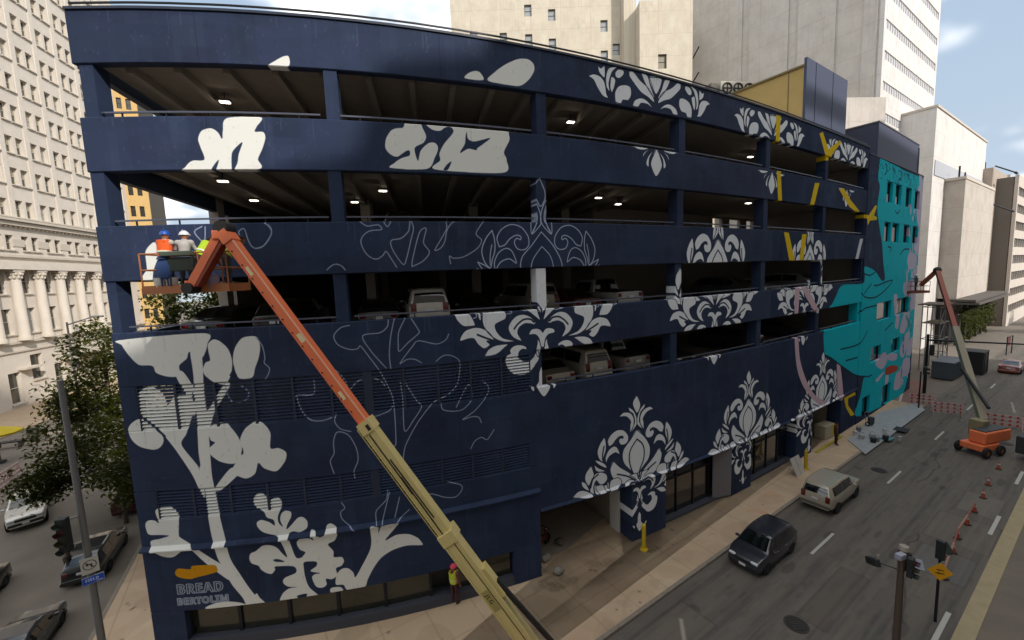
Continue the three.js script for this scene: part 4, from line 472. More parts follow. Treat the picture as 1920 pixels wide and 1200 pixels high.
{ const [B] = block('podium_building', 'lower white block beside the pale tower with one grey stripe', [63.34, -62]);
  mesh('body', boxUV(box(36, 36, 14, 18, 18, -7.01), 6), whiteWall, B); mesh('stripe', box(35, 2.2, 0.1, 18.2, 27.5, 0.04), plain('#a3a6ad', 0.5), B); mesh('coping', box(36.3, 0.3, 14.3, 18, 36.15, -7.01), trimStone, B); }
{ const [B] = block('windowless_building', 'windowless beige building raised above a dark planted base', [70.57, -64]);
  mesh('body', boxUV(box(23, 18.5, 16, 11.5, 16.75, -8), 6), stained('#aea79d', 65), B); mesh('parapet', [box(23.3, 0.4, 0.4, 11.5, 26.2, -0.1), box(0.4, 0.4, 16, -0.02, 26.2, -8)], trimStone, B);
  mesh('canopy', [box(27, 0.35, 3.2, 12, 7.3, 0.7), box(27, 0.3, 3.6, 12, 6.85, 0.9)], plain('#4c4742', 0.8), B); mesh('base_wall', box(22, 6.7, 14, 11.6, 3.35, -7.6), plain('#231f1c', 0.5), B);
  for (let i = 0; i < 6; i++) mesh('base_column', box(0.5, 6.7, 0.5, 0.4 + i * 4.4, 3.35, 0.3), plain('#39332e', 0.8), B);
  mesh('roof_vent', [cyl(0.12, 0.12, 2.2, 6, 1.6, 27.2, -1), cyl(0.1, 0.1, 1.5, 6, 5.5, 27, -1), box(0.7, 0.08, 0.08, 1.6, 28, -1)], steelDark, B); }
{ const [B] = block('service_block', 'low brownish block behind the windowless building with roof masts', [93.35, -80]);
  mesh('body', boxUV(box(17, 31, 14, 8.5, 15.5, -7), 6), surface('#94887b', '#a99d90', 6, 67, 0.85, 0.006), B); mesh('edge_pier', box(1.3, 31.2, 0.6, 16.3, 15.6, 0.1), trimStone, B);
  mesh('mast', [cyl(0.1, 0.14, 7, 6, 1.5, 34, -3), cyl(0.05, 0.05, 5, 6, 6, 33.5, -3), cyl(0.05, 0.05, 6, 6, 7.5, 34, -4), cyl(0.35, 0.35, 3, 8, 12, 32.5, -3)], steelDark, B); mesh('antenna_frame', (() => { const g = []; for (let i = 0; i < 5; i++) { g.push(rod([0.5 + i, 31, -2], [0.5 + i, 35 - i * 0.4, -2], 0.05)); g.push(rod([0.5, 32 + i * 0.7, -2], [4.5, 32 + i * 0.7, -2], 0.04)); } return g; })(), steelDark, B);
  for (const h of [29.6, 22.5]) mesh('bracket', [rod([0, h + 1.6, 0.2], [1.4, h, 2.6], 0.12), rod([1.4, h, 2.6], [3.4, h, 2.6], 0.2)], steelDark, B); }
{ const [B] = block('striped_building', 'pale building with dark horizontal window stripes far down the street', [98.5, -80]);
  const R = 55, holes = [], st2 = []; for (let r = 0; r < 8; r++) { const h = 3.4 + 3.3 * r; holes.push([0.9, R - 1, h - 0.85, h + 0.85]); st2.push(h); }
  mesh('wall', punched(0, R, 0, 29.5, holes, 0.5, 6), surface('#b0a79d', '#c3bab0', 6, 69, 0.85, 0.005), B); for (const h of st2) { const w = mesh('window_strip', box(R - 1.9, 1.7, 0.04, R / 2, h, -0.4), plain('#5b5558', 0.3), B); const f = []; for (let i = 1; i < 18; i++) f.push(box(0.12, 1.7, 0.2, 0.9 + i * (R - 1.9) / 18, h, -0.26)); mesh('fins', f, trimStone, w); }
  mesh('body', box(R - 0.2, 29.3, 16, R / 2, 14.6, -8.6), plain('#6b655e', 0.9), B); }
{ // cream building behind the garage roof
  const B = thing('apartment_building', 'sunlit cream building with small square windows rising behind the garage roof', 'building', [0, 0, -79]);
  const cr = stained('#bfb6a4', 73), holes = [], ws = [];
  for (const [x, h] of [[-5, 57.3], [0.4, 56.9], [5.03, 56.5], [9.34, 55.6], [18.8, 53.2], [21.0, 54.3], [5.03, 61.5], [9.34, 60.6], [18.8, 58.4], [-5, 52], [0.4, 51.6], [5.03, 51.2], [9.34, 50.4], [18.8, 48]]) { holes.push([x - 0.65, x + 0.65, h - 1.0, h + 1.0]); ws.push([x, h]); }
  mesh('wall', punched(-9, 22, 0, 76, holes, 0.45, 6), cr, B); const k = windowKit(1.3, 2, 0.45); ws.forEach(([x, h]) => putWindow(B, k, x, h, { pane: panePale, frame: frameDark }));
  mesh('body', box(30.8, 75.8, 12, 6.5, 37.9, -6.5), plain('#8d836e', 0.9), B);
  mesh('wing', punched(24, 33.2, 0, 60, [[27.2, 28.7, 48.8, 51.2], [27.2, 28.7, 42.4, 44.8]], 0.45, 6).translate(0, 0, 4), cr, B); mesh('wing_body', boxUV(box(9.2, 59.9, 8, 28.6, 29.95, -0.5), 6), cr, B);
  for (const h of [43.6, 50]) putWindow(B, windowKit(1.5, 2.4, 0.45), 27.95, h, { pane: plain('#7c7461', 0.5), frame: frameDark }).position.z = 4;
  mesh('stepped_wing', boxUV(box(4.6, 41, 6, 35.4, 20.5, 0.6), 6), cr, B); mesh('link', box(2.2, 76, 6, 23, 38, -1.2), cr, B);
}
{ const B = placed(thing('brick_building', 'grey brown warehouse far behind the garage, seen through its open side', 'building'), [-70, -95], facing([0.96, -0.28])); const hs = [], ws = []; for (let r = 0; r < 5; r++) for (let i = 0; i < 14; i++) { hs.push([3 + i * 5, 5 + i * 5, 3 + r * 4, 5.4 + r * 4]); ws.push([4 + i * 5, 4.2 + r * 4]); } mesh('wall', punched(0, 74, 0, 22, hs, 0.4, 5), surface('#6e6558', '#857b6c', 8, 79, 0.9, 0.004), B); const k = windowKit(2, 2.4, 0.4); ws.forEach(([x, y]) => putWindow(B, k, x, y, { pane: paneDark, frame: frameDark })); mesh('rear_body', box(74, 21.8, 14, 37, 10.9, -7.8), plain('#4b463e', 0.9), B); }
{ // stair tower and plant on the garage roof
  const B = placed(thing('stair_tower', 'rooftop stair tower with navy street face and yellow side wall', 'stair tower'), [21.93, -31], facing(E1));
  mesh('body', boxUV(box(7.3, 6.3, 9, 3.65, 24.9, -4.6), 4), surface('#a38a52', '#b59c63', 6, 75, 0.85, 0.004), B);
  const fp_ = mesh('front_panel', box(7.5, 7.0, 0.18, 3.7, 25.1, 0), plain('#333c55', 0.65), B); mesh('seam', [box(0.05, 6.9, 0.03, 1.5, 25.1, 0.1), box(0.05, 6.9, 0.03, 4.6, 25.1, 0.1)], darkNavy, fp_);
  mesh('roof_edge', box(0.2, 0.14, 9.1, -0.02, 28.1, -4.6), plain('#6e5f38', 0.8), B); mesh('joint', box(0.02, 6.2, 0.06, -0.012, 24.9, -1.1), plain('#6e5f38', 0.8), B); }
{ const B = placed(thing('air_conditioner', 'white rooftop air conditioner with three round fans', 'air conditioner'), [19.4, -36], 0.15);
  mesh('cabinet', rbox(3.2, 1.3, 1.2, 0.05, 0, 28.4, 0), plain('#a8a498', 0.6), B); for (const x of [-1, 0, 1]) { const f = mesh('fan', new THREE.TorusGeometry(0.4, 0.07, 6, 16).translate(x, 28.5, 0.62), steelDark, B); mesh('blades', [box(0.7, 0.1, 0.03, x, 28.5, 0.62), box(0.1, 0.7, 0.03, x, 28.5, 0.62)], steelDark, f); } mesh('stand', [box(0.15, 6, 0.15, -1.4, 24.8, 0), box(0.15, 6, 0.15, 1.4, 24.8, 0)], steelDark, B); mesh('side_vent', rbox(0.7, 1.2, 1.1, 0.04, -2.1, 28.3, 0), plain('#5a564e', 0.7), B); }
{ const B = placed(thing('elevator_block', 'beige block behind the garage roof with a small red panel', 'building'), [45, -50], 0.06);
  mesh('body', boxUV(box(8, 33, 7, -4, 16.5, -3.5), 5), paleWall, B); mesh('low_block', boxUV(box(5.2, 28.6, 2.6, -3.9, 14.3, 1.31), 5), paleWall, B); mesh('red_panel', box(1.3, 1.5, 0.06, -3.7, 26.5, 2.64), plain('#9a3a2e', 0.7), B); mesh('light_bracket', [rod([-4.6, 27.9, 2.6], [-3.8, 28, 3.1], 0.05), rod([-3.8, 28, 3.1], [-3.4, 27.7, 3.1], 0.06)], steelDark, B); }
{ // buildings on the viewer's own side of the street, out of frame, heights shaped to shade the street, with a gap for the sun
  const B = placed(thing('occluder_block', 'unseen office block opposite, its heights stepped to shade the street', 'building'), st(0, 0), facing(E1));
  const m = surface('#b3aca2', '#c6bfb4', 6, 77, 0.8, 0.004);
  for (const [a0, a1, h] of [[-70, -4, 60], [-4, 0.6, 44], [0.6, 5.4, 31.5], [5.4, 9.6, 35.5], [9.6, 13.6, 38.5], [13.6, 88, 40]]) { mesh('volume', boxUV(box(a1 - a0 - 0.02, h, 24, (a0 + a1) / 2, h / 2, 21), 5), m, B); }
  for (let r = 0; r < 8; r++) for (const [a0, a1] of [[-60, 0], [15, 86]]) mesh('window_strip', box(a1 - a0, 1.6, 0.06, (a0 + a1) / 2, 6 + r * 6, 8.97), paneDark, B);
}
// ---------------------------------------------------------------- trees
const leafMats = [['#a3ae58', '#d0da82'], ['#95a154', '#c0cb76']].map(([a, b], i) => { const m = new THREE.MeshPhysicalMaterial({ roughness: 0.75, transmission: 0.5, thickness: 0, vertexColors: true, side: THREE.DoubleSide }); m.userData.c = [new THREE.Color(a), new THREE.Color(b)]; return m; });
const barkMat = surface('#3b322a', '#574a3e', 30, 81, 0.95, 0.01);
function leafCloud(lobes, n, size, mat, sd) {   // many small bent leaves gathered in clumps
  seedState = sd; const pos = [], col = [], nor = [], [c0, c1] = mat.userData.c, cl = [];
  for (let i = 0; i < n / 26; i++) { const l = lobes[Math.floor(rnd() * lobes.length)]; let x, y, z; do { x = rr(-1, 1); y = rr(-1, 1); z = rr(-1, 1); } while (x * x + y * y + z * z > 1); const k = Math.pow(x * x + y * y + z * z, -0.18); cl.push([l[0] + x * k * l[3], l[1] + y * k * l[4], l[2] + z * k * l[3], rr(0.3, 0.75), rnd()]); }
  const a = V3(), b = V3(), q = new THREE.Quaternion(), e = new THREE.Euler();
  for (const [cx, cy, cz, r, tone] of cl) for (let i = 0; i < 26; i++) {
    const x = cx + rr(-r, r), y = cy + rr(-r, r) * 0.7, z = cz + rr(-r, r), s = size * rr(0.6, 1.3); e.set(rr(-0.9, 0.9), rr(0, 6.28), rr(-0.9, 0.9)); q.setFromEuler(e);
    const P = [[-s, 0, 0], [0, s * 0.12, -s * 0.55], [s, -s * 0.1, 0], [0, s * 0.12, s * 0.55]].map((p) => V3(...p).applyQuaternion(q)), nn = V3(0, 1, 0).applyQuaternion(q), t = Math.min(1, Math.max(0, tone * 0.6 + rnd() * 0.4)), c = c0.clone().lerp(c1, t);
    for (const k of [0, 1, 2, 0, 2, 3]) { pos.push(x + P[k].x, y + P[k].y, z + P[k].z); nor.push(nn.x, nn.y, nn.z); col.push(c.r, c.g, c.b); }
  }
  const g = new THREE.BufferGeometry(); g.setAttribute('position', new THREE.Float32BufferAttribute(pos, 3)); g.setAttribute('normal', new THREE.Float32BufferAttribute(nor, 3)); g.setAttribute('color', new THREE.Float32BufferAttribute(col, 3)); return g;
}
function tree(label, x, z, h, lobes, n, size, mi, sd, r0 = 0.16) {
  const T = thing('street_tree', label, 'tree', [x, 0, z], 0, 'street trees along the left pavement'); seedState = sd;
  const limbs = [rod([0, 0, 0], [0.1, h * 0.45, 0.05], r0, r0 * 0.7, 9), rod([0.1, h * 0.45, 0.05], [0, h * 0.8, 0], r0 * 0.7, r0 * 0.3, 7)];
  for (const l of lobes) { limbs.push(rod([0.08, h * rr(0.3, 0.55), 0.04], [l[0] * 0.8, l[1], l[2] * 0.8], r0 * 0.45, r0 * 0.12, 6)); for (let i = 0; i < 3; i++) limbs.push(rod([l[0] * 0.5, l[1] - 0.5, l[2] * 0.5], [l[0] + rr(-1, 1) * l[3] * 0.7, l[1] + rr(-0.5, 0.9) * l[4] * 0.7, l[2] + rr(-1, 1) * l[3] * 0.7], r0 * 0.2, r0 * 0.06, 5)); }
  mesh('trunk', limbs, barkMat, T); mesh('crown', leafCloud(lobes, n, size, leafMats[mi], sd + 7), leafMats[mi], T); return T;
}
tree('large dense street tree beside the grey lamp post', -25.8, -25.2, 12, [[0.2, 10.2, 0, 1.9, 1.7], [0, 7.8, 0, 2.7, 2.1], [-0.9, 5.4, 0.7, 2.5, 1.8], [1.3, 6.2, 1.0, 2.1, 1.7], [-2.2, 6.8, -0.4, 1.5, 1.4]], 10500, 0.13, 0, 101, 0.2);
tree('tall street tree partly hidden behind the navy garage corner', -25.2, -32.5, 15.5, [[0, 12.4, 0, 3.2, 2.4], [0.6, 10, 1, 3.0, 2.4], [-1.6, 8.4, 0.4, 2.4, 2.2], [2.4, 12.2, -1.5, 2.2, 1.8]], 9500, 0.16, 1, 202, 0.22);
tree('slim young street tree at the garage corner with leaning trunk', -17.8, -18.2, 5.6, [[-1.3, 5.0, -1.4, 1.3, 1.0], [-0.5, 4.2, -0.8, 1.0, 0.8], [-2.2, 4.4, -2.0, 1.1, 0.9]], 4200, 0.11, 0, 303, 0.1);
tree('street tree over the parked cars on the left street', -23.4, -22.8, 6.6, [[0, 4.9, 0, 2.0, 1.6], [-1.8, 4.0, 0.8, 1.7, 1.3], [1.0, 4.4, -1, 1.5, 1.2], [-2.6, 3.4, 1.6, 1.2, 0.9]], 7500, 0.12, 1, 404, 0.13);
{ const T = tree('distant street tree past the windowless building', 101, -67, 11, [[0, 8, 0, 3.5, 2.8], [2.5, 6.5, 1, 2.6, 2.2]], 3600, 0.22, 0, 505, 0.25); T.userData.group = undefined; delete T.userData.group;
  const T2 = tree('small distant tree beyond the striped building corner', 112, -76, 10, [[0, 7.4, 0, 3.4, 2.6], [-2.4, 6, 1, 2.4, 2]], 2600, 0.24, 1, 506, 0.25); delete T2.userData.group; }
{ // creepers hanging on the dark base of the windowless building
  const lobes = []; for (let i = 0; i < 26; i++) { const a = 0.6 + i * 0.95; lobes.push([70.57 + E1[0] * a + E2[0] * 0.5, 1.6 + 4.4 * hash2(i, 8), -64 + E1[1] * a + E2[1] * 0.5, 0.7, 1.5]); }
  const o = mesh('creeper', leafCloud(lobes, 6500, 0.17, leafMats[1], 606), leafMats[1]); o.userData = { label: 'dark green creeper over the base of the windowless building', category: 'creeper', kind: 'stuff' }; }
// ---------------------------------------------------------------- vehicles: a lofted body with glass, lamps, mirrors and wheels as parts (local x = forwards)
const CARS = {
  crossover: { L: 4.6, W: 1.86, yb: 0.24, belt: 1.0, top: [[-2.3, 0.86], [-2.27, 1.02], [-2.1, 1.22], [-1.72, 1.56], [-1.2, 1.65], [-0.2, 1.68], [0.45, 1.6], [0.7, 1.5], [1.3, 1.1], [1.42, 1.06], [1.9, 0.98], [2.18, 0.86], [2.28, 0.72], [2.3, 0.6]], ws: [0.62, 1.3], rw: [-2.08, -1.7], side: [[-1.55, -0.62], [-0.56, 0.32], [0.36, 0.86]], wb: [-1.35, 1.42], wr: 0.34 },
  wagon: { L: 4.95, W: 1.9, yb: 0.36, belt: 1.14, top: [[-2.47, 1.0], [-2.45, 1.16], [-2.36, 1.5], [-2.24, 1.78], [-2.0, 1.84], [-0.5, 1.86], [0.45, 1.82], [0.66, 1.74], [1.12, 1.24], [1.25, 1.18], [2.1, 1.1], [2.4, 1.0], [2.46, 0.8], [2.47, 0.7]], ws: [0.66, 1.12], rw: [-2.43, -2.3], side: [[-2.0, -0.72], [-0.66, 0.1], [0.14, 0.72]], wb: [-1.5, 1.52], wr: 0.37 },
  sedan: { L: 4.6, W: 1.8, yb: 0.2, belt: 0.92, top: [[-2.3, 0.78], [-2.24, 0.96], [-1.75, 1.02], [-1.2, 1.3], [-0.8, 1.42], [0, 1.45], [0.4, 1.38], [0.62, 1.28], [1.2, 0.98], [1.35, 0.94], [2.0, 0.82], [2.24, 0.7], [2.3, 0.55]], ws: [0.5, 1.15], rw: [-1.66, -1.0], side: [[-1.0, -0.32], [-0.26, 0.7]], wb: [-1.35, 1.4], wr: 0.32 },
  pickup: { L: 5.6, W: 1.98, yb: 0.4, belt: 1.16, top: [[-2.8, 1.1], [-2.78, 1.2], [-1.0, 1.22], [-0.96, 1.24], [-0.86, 1.8], [-0.6, 1.87], [0.5, 1.86], [0.72, 1.76], [1.22, 1.26], [1.4, 1.22], [2.5, 1.14], [2.72, 1.0], [2.8, 0.7]], ws: [0.72, 1.22], rw: [-0.97, -0.86], side: [[-0.66, 0.05], [0.1, 0.76]], wb: [-1.7, 1.75], wr: 0.4 },
};
function lerpTop(p, x) { for (let i = 0; i < p.length - 1; i++) if (x <= p[i + 1][0]) { const t = Math.max(0, (x - p[i][0]) / (p[i + 1][0] - p[i][0])); return p[i][1] + (p[i + 1][1] - p[i][1]) * t; } return p[p.length - 1][1]; }
function carShape(c) {
  const hw = (x) => { const u = Math.abs(x) / (c.L / 2); return c.W / 2 * (1 - 0.14 * Math.pow(u, 5)); };
  const top = (x) => lerpTop(c.top, x), belt = (x) => Math.min(c.belt, top(x) - 0.03), roofW = (x) => { const k = Math.min(1, Math.max(0, (top(x) - belt(x)) / 0.55)); return hw(x) * (0.93 - 0.2 * k); };
  const ring = (x) => { const w = hw(x), b = belt(x), r = roofW(x), t = top(x), y = c.yb; return [[0, y], [w * 0.86, y], [w * 0.97, y + 0.1], [w, y + (b - y) * 0.55], [w * 0.985, b - 0.06], [Math.min(w * 0.955, r + (w * 0.955 - r)), b], [r + 0.02, t - 0.075 * Math.min(1, (t - b) / 0.3 + 0.25)], [r * 0.93, t - 0.02], [r * 0.5, t - 0.003], [0, t]]; };
  return { hw, top, belt, roofW, ring };
}
const geoCache = new Map();
function carGeo(kind) {
  if (geoCache.has(kind)) return geoCache.get(kind);
  const c = CARS[kind], S = carShape(c), xs = []; const fixed = c.top.map((p) => p[0]); for (let i = 0; i <= 40; i++) xs.push(-c.L / 2 + c.L * i / 40); for (const f of fixed) if (!xs.some((x) => Math.abs(x - f) < 0.02)) xs.push(f); xs.sort((a, b) => a - b);
  const pos = [], idx = [], N = 10, full = 2 * N - 2;
  for (const x of xs) { const r = S.ring(x); for (let j = 0; j < N; j++) pos.push(x, r[j][1], r[j][0]); for (let j = N - 2; j > 0; j--) pos.push(x, r[j][1], -r[j][0]); }
  for (let i = 0; i < xs.length - 1; i++) for (let j = 0; j < full; j++) { const a = i * full + j, b = i * full + (j + 1) % full, d = a + full, e = b + full; idx.push(a, b, d, b, e, d); }
  for (const [i, fl] of [[0, 1], [xs.length - 1, 0]]) for (let j = 1; j < full - 1; j++) fl ? idx.push(i * full, i * full + j + 1, i * full + j) : idx.push(i * full, i * full + j, i * full + j + 1);
  let body = new THREE.BufferGeometry(); body.setAttribute('position', new THREE.Float32BufferAttribute(pos, 3)); body.setIndex(idx); body = toCreasedNormals(body, 0.6);
  const grid = (fn, nu, nv) => { const p = [], ix = []; for (let i = 0; i <= nu; i++) for (let j = 0; j <= nv; j++) p.push(...fn(i / nu, j / nv)); for (let i = 0; i < nu; i++) for (let j = 0; j < nv; j++) { const a = i * (nv + 1) + j; ix.push(a, a + 1, a + nv + 1, a + 1, a + nv + 2, a + nv + 1); } const g = new THREE.BufferGeometry(); g.setAttribute('position', new THREE.Float32BufferAttribute(p, 3)); g.setIndex(ix); g.computeVertexNormals(); return g; };
  const side = (x0, x1, sg) => grid((u, v) => { const x = x0 + (x1 - x0) * u, r = S.ring(x), b = r[5], t = r[6], k = 0.1 + 0.78 * v; return [x, b[1] + (t[1] - b[1]) * k, sg * (b[0] + (t[0] - b[0]) * k + 0.012)]; }, 6, 3);
  const across = (x0, x1, up) => grid((u, v) => { const x = x0 + (x1 - x0) * u, r = S.roofW(x) * 0.9, z = -r + 2 * r * v; const q = Math.abs(z) / (S.roofW(x) * 0.93), y = S.top(x) - 0.02 * q * q; return [x + up * 0.012, y + 0.014, z]; }, 5, 8);
  const seam = (x, sg) => grid((u, v) => { const xx = x + 0.012 * u, r = S.ring(xx), k = v * 3, i = Math.min(2, Math.floor(k)), f = k - i, a = r[2 + i], b = r[3 + i]; return [xx, a[1] + (b[1] - a[1]) * f, sg * (a[0] + (b[0] - a[0]) * f + 0.006)]; }, 1, 9);
  const out = { seams: c.side.flatMap(([a], i) => [seam(a - 0.03, 1), seam(a - 0.03, -1)]).concat([seam(c.side[c.side.length - 1][1] + 0.12, 1), seam(c.side[c.side.length - 1][1] + 0.12, -1)]), c, S, body, sides: c.side.flatMap(([a, b]) => [side(a, b, 1), side(a, b, -1)]), wind: across(...c.ws, 1), rear: across(...c.rw, -1),
    tyre: new THREE.TorusGeometry(c.wr - 0.09, 0.1, 10, 22).scale(1, 1, 1.15), rim: mergeGeometries([new THREE.CylinderGeometry(c.wr - 0.13, c.wr - 0.13, 0.1, 18).rotateX(Math.PI / 2).toNonIndexed(), ...[0, 1, 2, 3, 4].map((k) => box(0.07, (c.wr - 0.12) * 2, 0.13).rotateZ(k * Math.PI / 5).toNonIndexed())]), hub: new THREE.CylinderGeometry(c.wr - 0.1, c.wr - 0.1, 0.14, 18).rotateX(Math.PI / 2) };
  geoCache.set(kind, out); return out;
}
const carGlass = new THREE.MeshPhysicalMaterial({ color: '#0d1213', roughness: 0.05, clearcoat: 1, clearcoatRoughness: 0.02 }), rubber = plain('#141414', 0.9), alloy = plain('#84868a', 0.35, 0.8), lampGlass = new THREE.MeshPhysicalMaterial({ color: '#c6cbd0', roughness: 0.1, clearcoat: 1 }), tailRed = new THREE.MeshPhysicalMaterial({ color: '#5a0f10', roughness: 0.2, clearcoat: 1 }), plasticBlack = plain('#16171a', 0.6), plateMat = plain('#c3c6c8', 0.6);
function car(name, kind, paint, label, category, pos, dir, group, opt = {}) {
  const G = carGeo(kind), { c, S } = G, o = thing(name, label, category, pos, facing(dir), group);
  const pm = new THREE.MeshPhysicalMaterial({ color: paint, roughness: 0.32, metalness: 0.25, clearcoat: 0.9, clearcoatRoughness: 0.08 });
  const b = mesh('body', G.body, pm, o); mesh('skirt', box(c.L * 0.93, 0.16, c.W * 0.88, 0, c.yb + 0.02, 0), plasticBlack, b);
  G.sides.forEach((g) => mesh('side_window', g, carGlass, o)); mesh('windscreen', G.wind, carGlass, o); mesh('rear_window', G.rear, carGlass, o);
  for (const x of c.wb) for (const s of [-1, 1]) { const w = mesh('wheel', G.tyre, rubber, o, [x, c.wr, s * (c.W / 2 - 0.1)]); mesh('rim', G.rim, alloy, w); mesh('wheel_well', new THREE.CylinderGeometry(c.wr + 0.07, c.wr + 0.07, 0.05, 20).rotateX(Math.PI / 2), plasticBlack, w, [0, 0.03, s * (0.055)]); w.children[1].scale.set(1, 1, 1); }
  const xf = c.L / 2 - 0.1, hy = S.top(xf - 0.12) - 0.16, ty = Math.min(c.belt - 0.12, S.top(-c.L / 2 + 0.05) - 0.1);
  for (const s of [-1, 1]) { mesh('headlight', rbox(0.26, 0.13, 0.36, 0.05, xf - 0.02, hy, s * (S.hw(xf) - 0.24)), lampGlass, o); mesh('taillight', rbox(0.1, kind === 'wagon' ? 0.42 : 0.2, 0.26, 0.04, -c.L / 2 + 0.03, ty, s * (S.hw(c.L / 2) - 0.16)), tailRed, o); mesh('mirror', rbox(0.16, 0.13, 0.2, 0.04, c.ws[1] - 0.36, c.belt + 0.06, s * (c.W / 2 + 0.07)), pm, o); mesh('door_handle', [box(0.16, 0.03, 0.03, c.side[0][1] + 0.05, c.belt - 0.13, s * (c.W / 2 + 0.002)), box(0.16, 0.03, 0.03, c.side[c.side.length - 1][0] + 0.05, c.belt - 0.13, s * (c.W / 2 + 0.002))], alloy, o); mesh('sill_trim', box(c.L * 0.5, 0.07, 0.03, 0, c.yb + 0.1, s * (c.W / 2 - 0.012)), plasticBlack, o); }
  mesh('front_bumper', rbox(0.16, 0.2, c.W * 0.84, 0.05, c.L / 2 - 0.05, c.yb + 0.18, 0), opt.bumper || plasticBlack, o); mesh('rear_bumper', rbox(0.16, 0.2, c.W * 0.86, 0.05, -c.L / 2 + 0.03, c.yb + 0.18, 0), opt.bumper || pm, o);
  mesh('grille', rbox(0.06, 0.16, c.W * 0.5, 0.02, c.L / 2 - 0.02, hy - 0.08, 0), plasticBlack, o);
  mesh('licence_plate', box(0.02, 0.13, 0.34, c.L / 2 + 0.035, c.yb + 0.2, 0), plateMat, o); mesh('licence_plate', box(0.02, 0.13, 0.34, -c.L / 2 - 0.06, ty - 0.08, 0), plateMat, o);
  if (opt.scale) o.scale.setScalar(opt.scale);
  G.seams.forEach((g) => mesh('door_seam', g, plasticBlack, o));
  if (opt.rails) for (const s of [-1, 1]) mesh('roof_rail', rod([-1.9, c.top[5][1] + 0.06, s * 0.62], [0.2, c.top[5][1] + 0.05, s * 0.62], 0.025), plasticBlack, o);
  if (kind === 'pickup') mesh('bed_liner', box(1.6, 0.03, 1.5, -1.9, 1.235, 0), plasticBlack, o);
  return o;
}
const away = E1, toward = [-E1[0], -E1[1]];
car('parked_car', 'crossover', '#22252e', 'dark blue grey crossover in the lane beside the kerb', 'car', [...[st(19.6, -8.85)].flatMap(([x, z]) => [x, 0.004, z])], toward, undefined, { scale: 0.83 });
car('parked_car', 'wagon', '#a39b8c', 'old silver grey sport wagon with a big rear window, standing by the kerb', 'car', [...[st(27.6, -8.9)].flatMap(([x, z]) => [x, 0.004, z])], away, undefined, { bumper: plain('#58544c', 0.5), scale: 0.88 });
const leftDir = [0.45, 0.89];
car('parked_car', 'pickup', '#b9b7b2', 'white pickup truck on the left street with its bonnet towards the garage corner', 'pickup truck', [-30.6, 0.004, -24.0], [0.74, 0.67], undefined, { scale: 0.84 });
car('parked_car', 'crossover', '#1d2024', 'black crossover parked by the kerb under the young street tree', 'car', [-21.6, 0.004, -19.4], [-0.49, -0.87], undefined, { scale: 0.84 });
car('parked_car', 'sedan', '#34363b', 'dark grey saloon parked behind the no left turn sign', 'car', [-19.3, 0.004, -14.2], [-0.49, -0.87], undefined, { scale: 0.84 });
car('parked_car', 'crossover', '#3d1512', 'dark red crossover parked further up the kerb beneath the trees', 'car', [-25.0, 0.004, -25.2], [-0.49, -0.87], undefined, { scale: 0.84 });
car('parked_car', 'sedan', '#1b1d1c', 'black saloon in the middle of the left street beside a dark scooter', 'car', [-24.6, 0.004, -16.6], [0.5, 0.86], undefined, { scale: 0.84 });
const GC = 'cars parked inside the garage';
function parked(kind, col, s, off, y, out, label) { const p = fp(s, off), n = fnorm(s), d = out ? n : [-n[0], -n[1]]; const nm = kind === 'pickup' ? 'pickup truck' : 'car'; return car('garage_car', kind, col, label, nm, [p[0], y + 0.004, p[1]], d, GC); }
const L3 = FLOORS[2], L4 = FLOORS[3], L2 = FLOORS[1];
parked('wagon', '#b7b5b0', 11.0, -3.5, L3, false, 'white boxy wagon parked with its rear to the garage opening');
parked('sedan', '#15171c', 2.4, -3.3, L3, false, 'black saloon parked behind the lift basket');
parked('crossover', '#101114', 5.0, -3.4, L3, false, 'black crossover parked near the lift boom');
parked('sedan', '#33353a', 8.9, -3.6, L3, false, 'dark saloon beside the first inner column of the car level');
parked('sedan', '#26272b', 13.5, -3.6, L3, true, 'dark saloon behind the outlined flower drawings');
parked('wagon', '#8f8a80', 16.9, -4.6, L3, false, 'beige wagon behind the white painted column');
parked('sedan', '#4a1416', 18.9, -3.6, L3, false, 'dark red saloon with its tail lamps to the opening');
parked('pickup', '#a9aaac', 21.4, -3.9, L3, false, 'white pickup truck on the third garage level');
parked('crossover', '#55575b', 33.6, -3.6, L3, true, 'grey crossover behind the pink damask stroke');
parked('sedan', '#9a9b9d', 36.2, -3.4, L3, true, 'silver saloon behind the pink damask stroke');
parked('crossover', '#86888b', 40.9, -3.5, L3, false, 'silver crossover next to the teal paint');
parked('sedan', '#a29c90', 17.0, -3.2, L4, false, 'pale saloon next to the louvre end on the lowest open level');
parked('wagon', '#b0aaa0', 19.2, -3.4, L4, false, 'cream wagon on the lowest open level');
parked('pickup', '#908d88', 21.8, -3.8, L4, false, 'silver pickup truck on the lowest open level');
parked('sedan', '#1d1f24', 25.6, -3.3, L4, true, 'black saloon on the lowest open level');
parked('crossover', '#2b2d33', 33.0, -3.4, L4, false, 'dark crossover on the lowest open level behind a damask tip');
parked('sedan', '#3b3e44', 40.6, -3.3, L4, true, 'grey saloon on the lowest open level by the teal paint');
parked('sedan', '#55524c', 13.8, -4.2, L2, false, 'grey saloon showing its roof on the upper car level');
parked('crossover', '#4a4d55', 10.2, -4.6, L2, false, 'slate crossover on the upper car level');
{ const p = fp(27.4, -4.2), n = fnorm(27.4); car('roof_car', 'crossover', '#2a3160', 'blue car parked on the garage roof behind the parapet', 'car', [p[0], ROOF + 0.004, p[1]], [-n[1], n[0]]); }
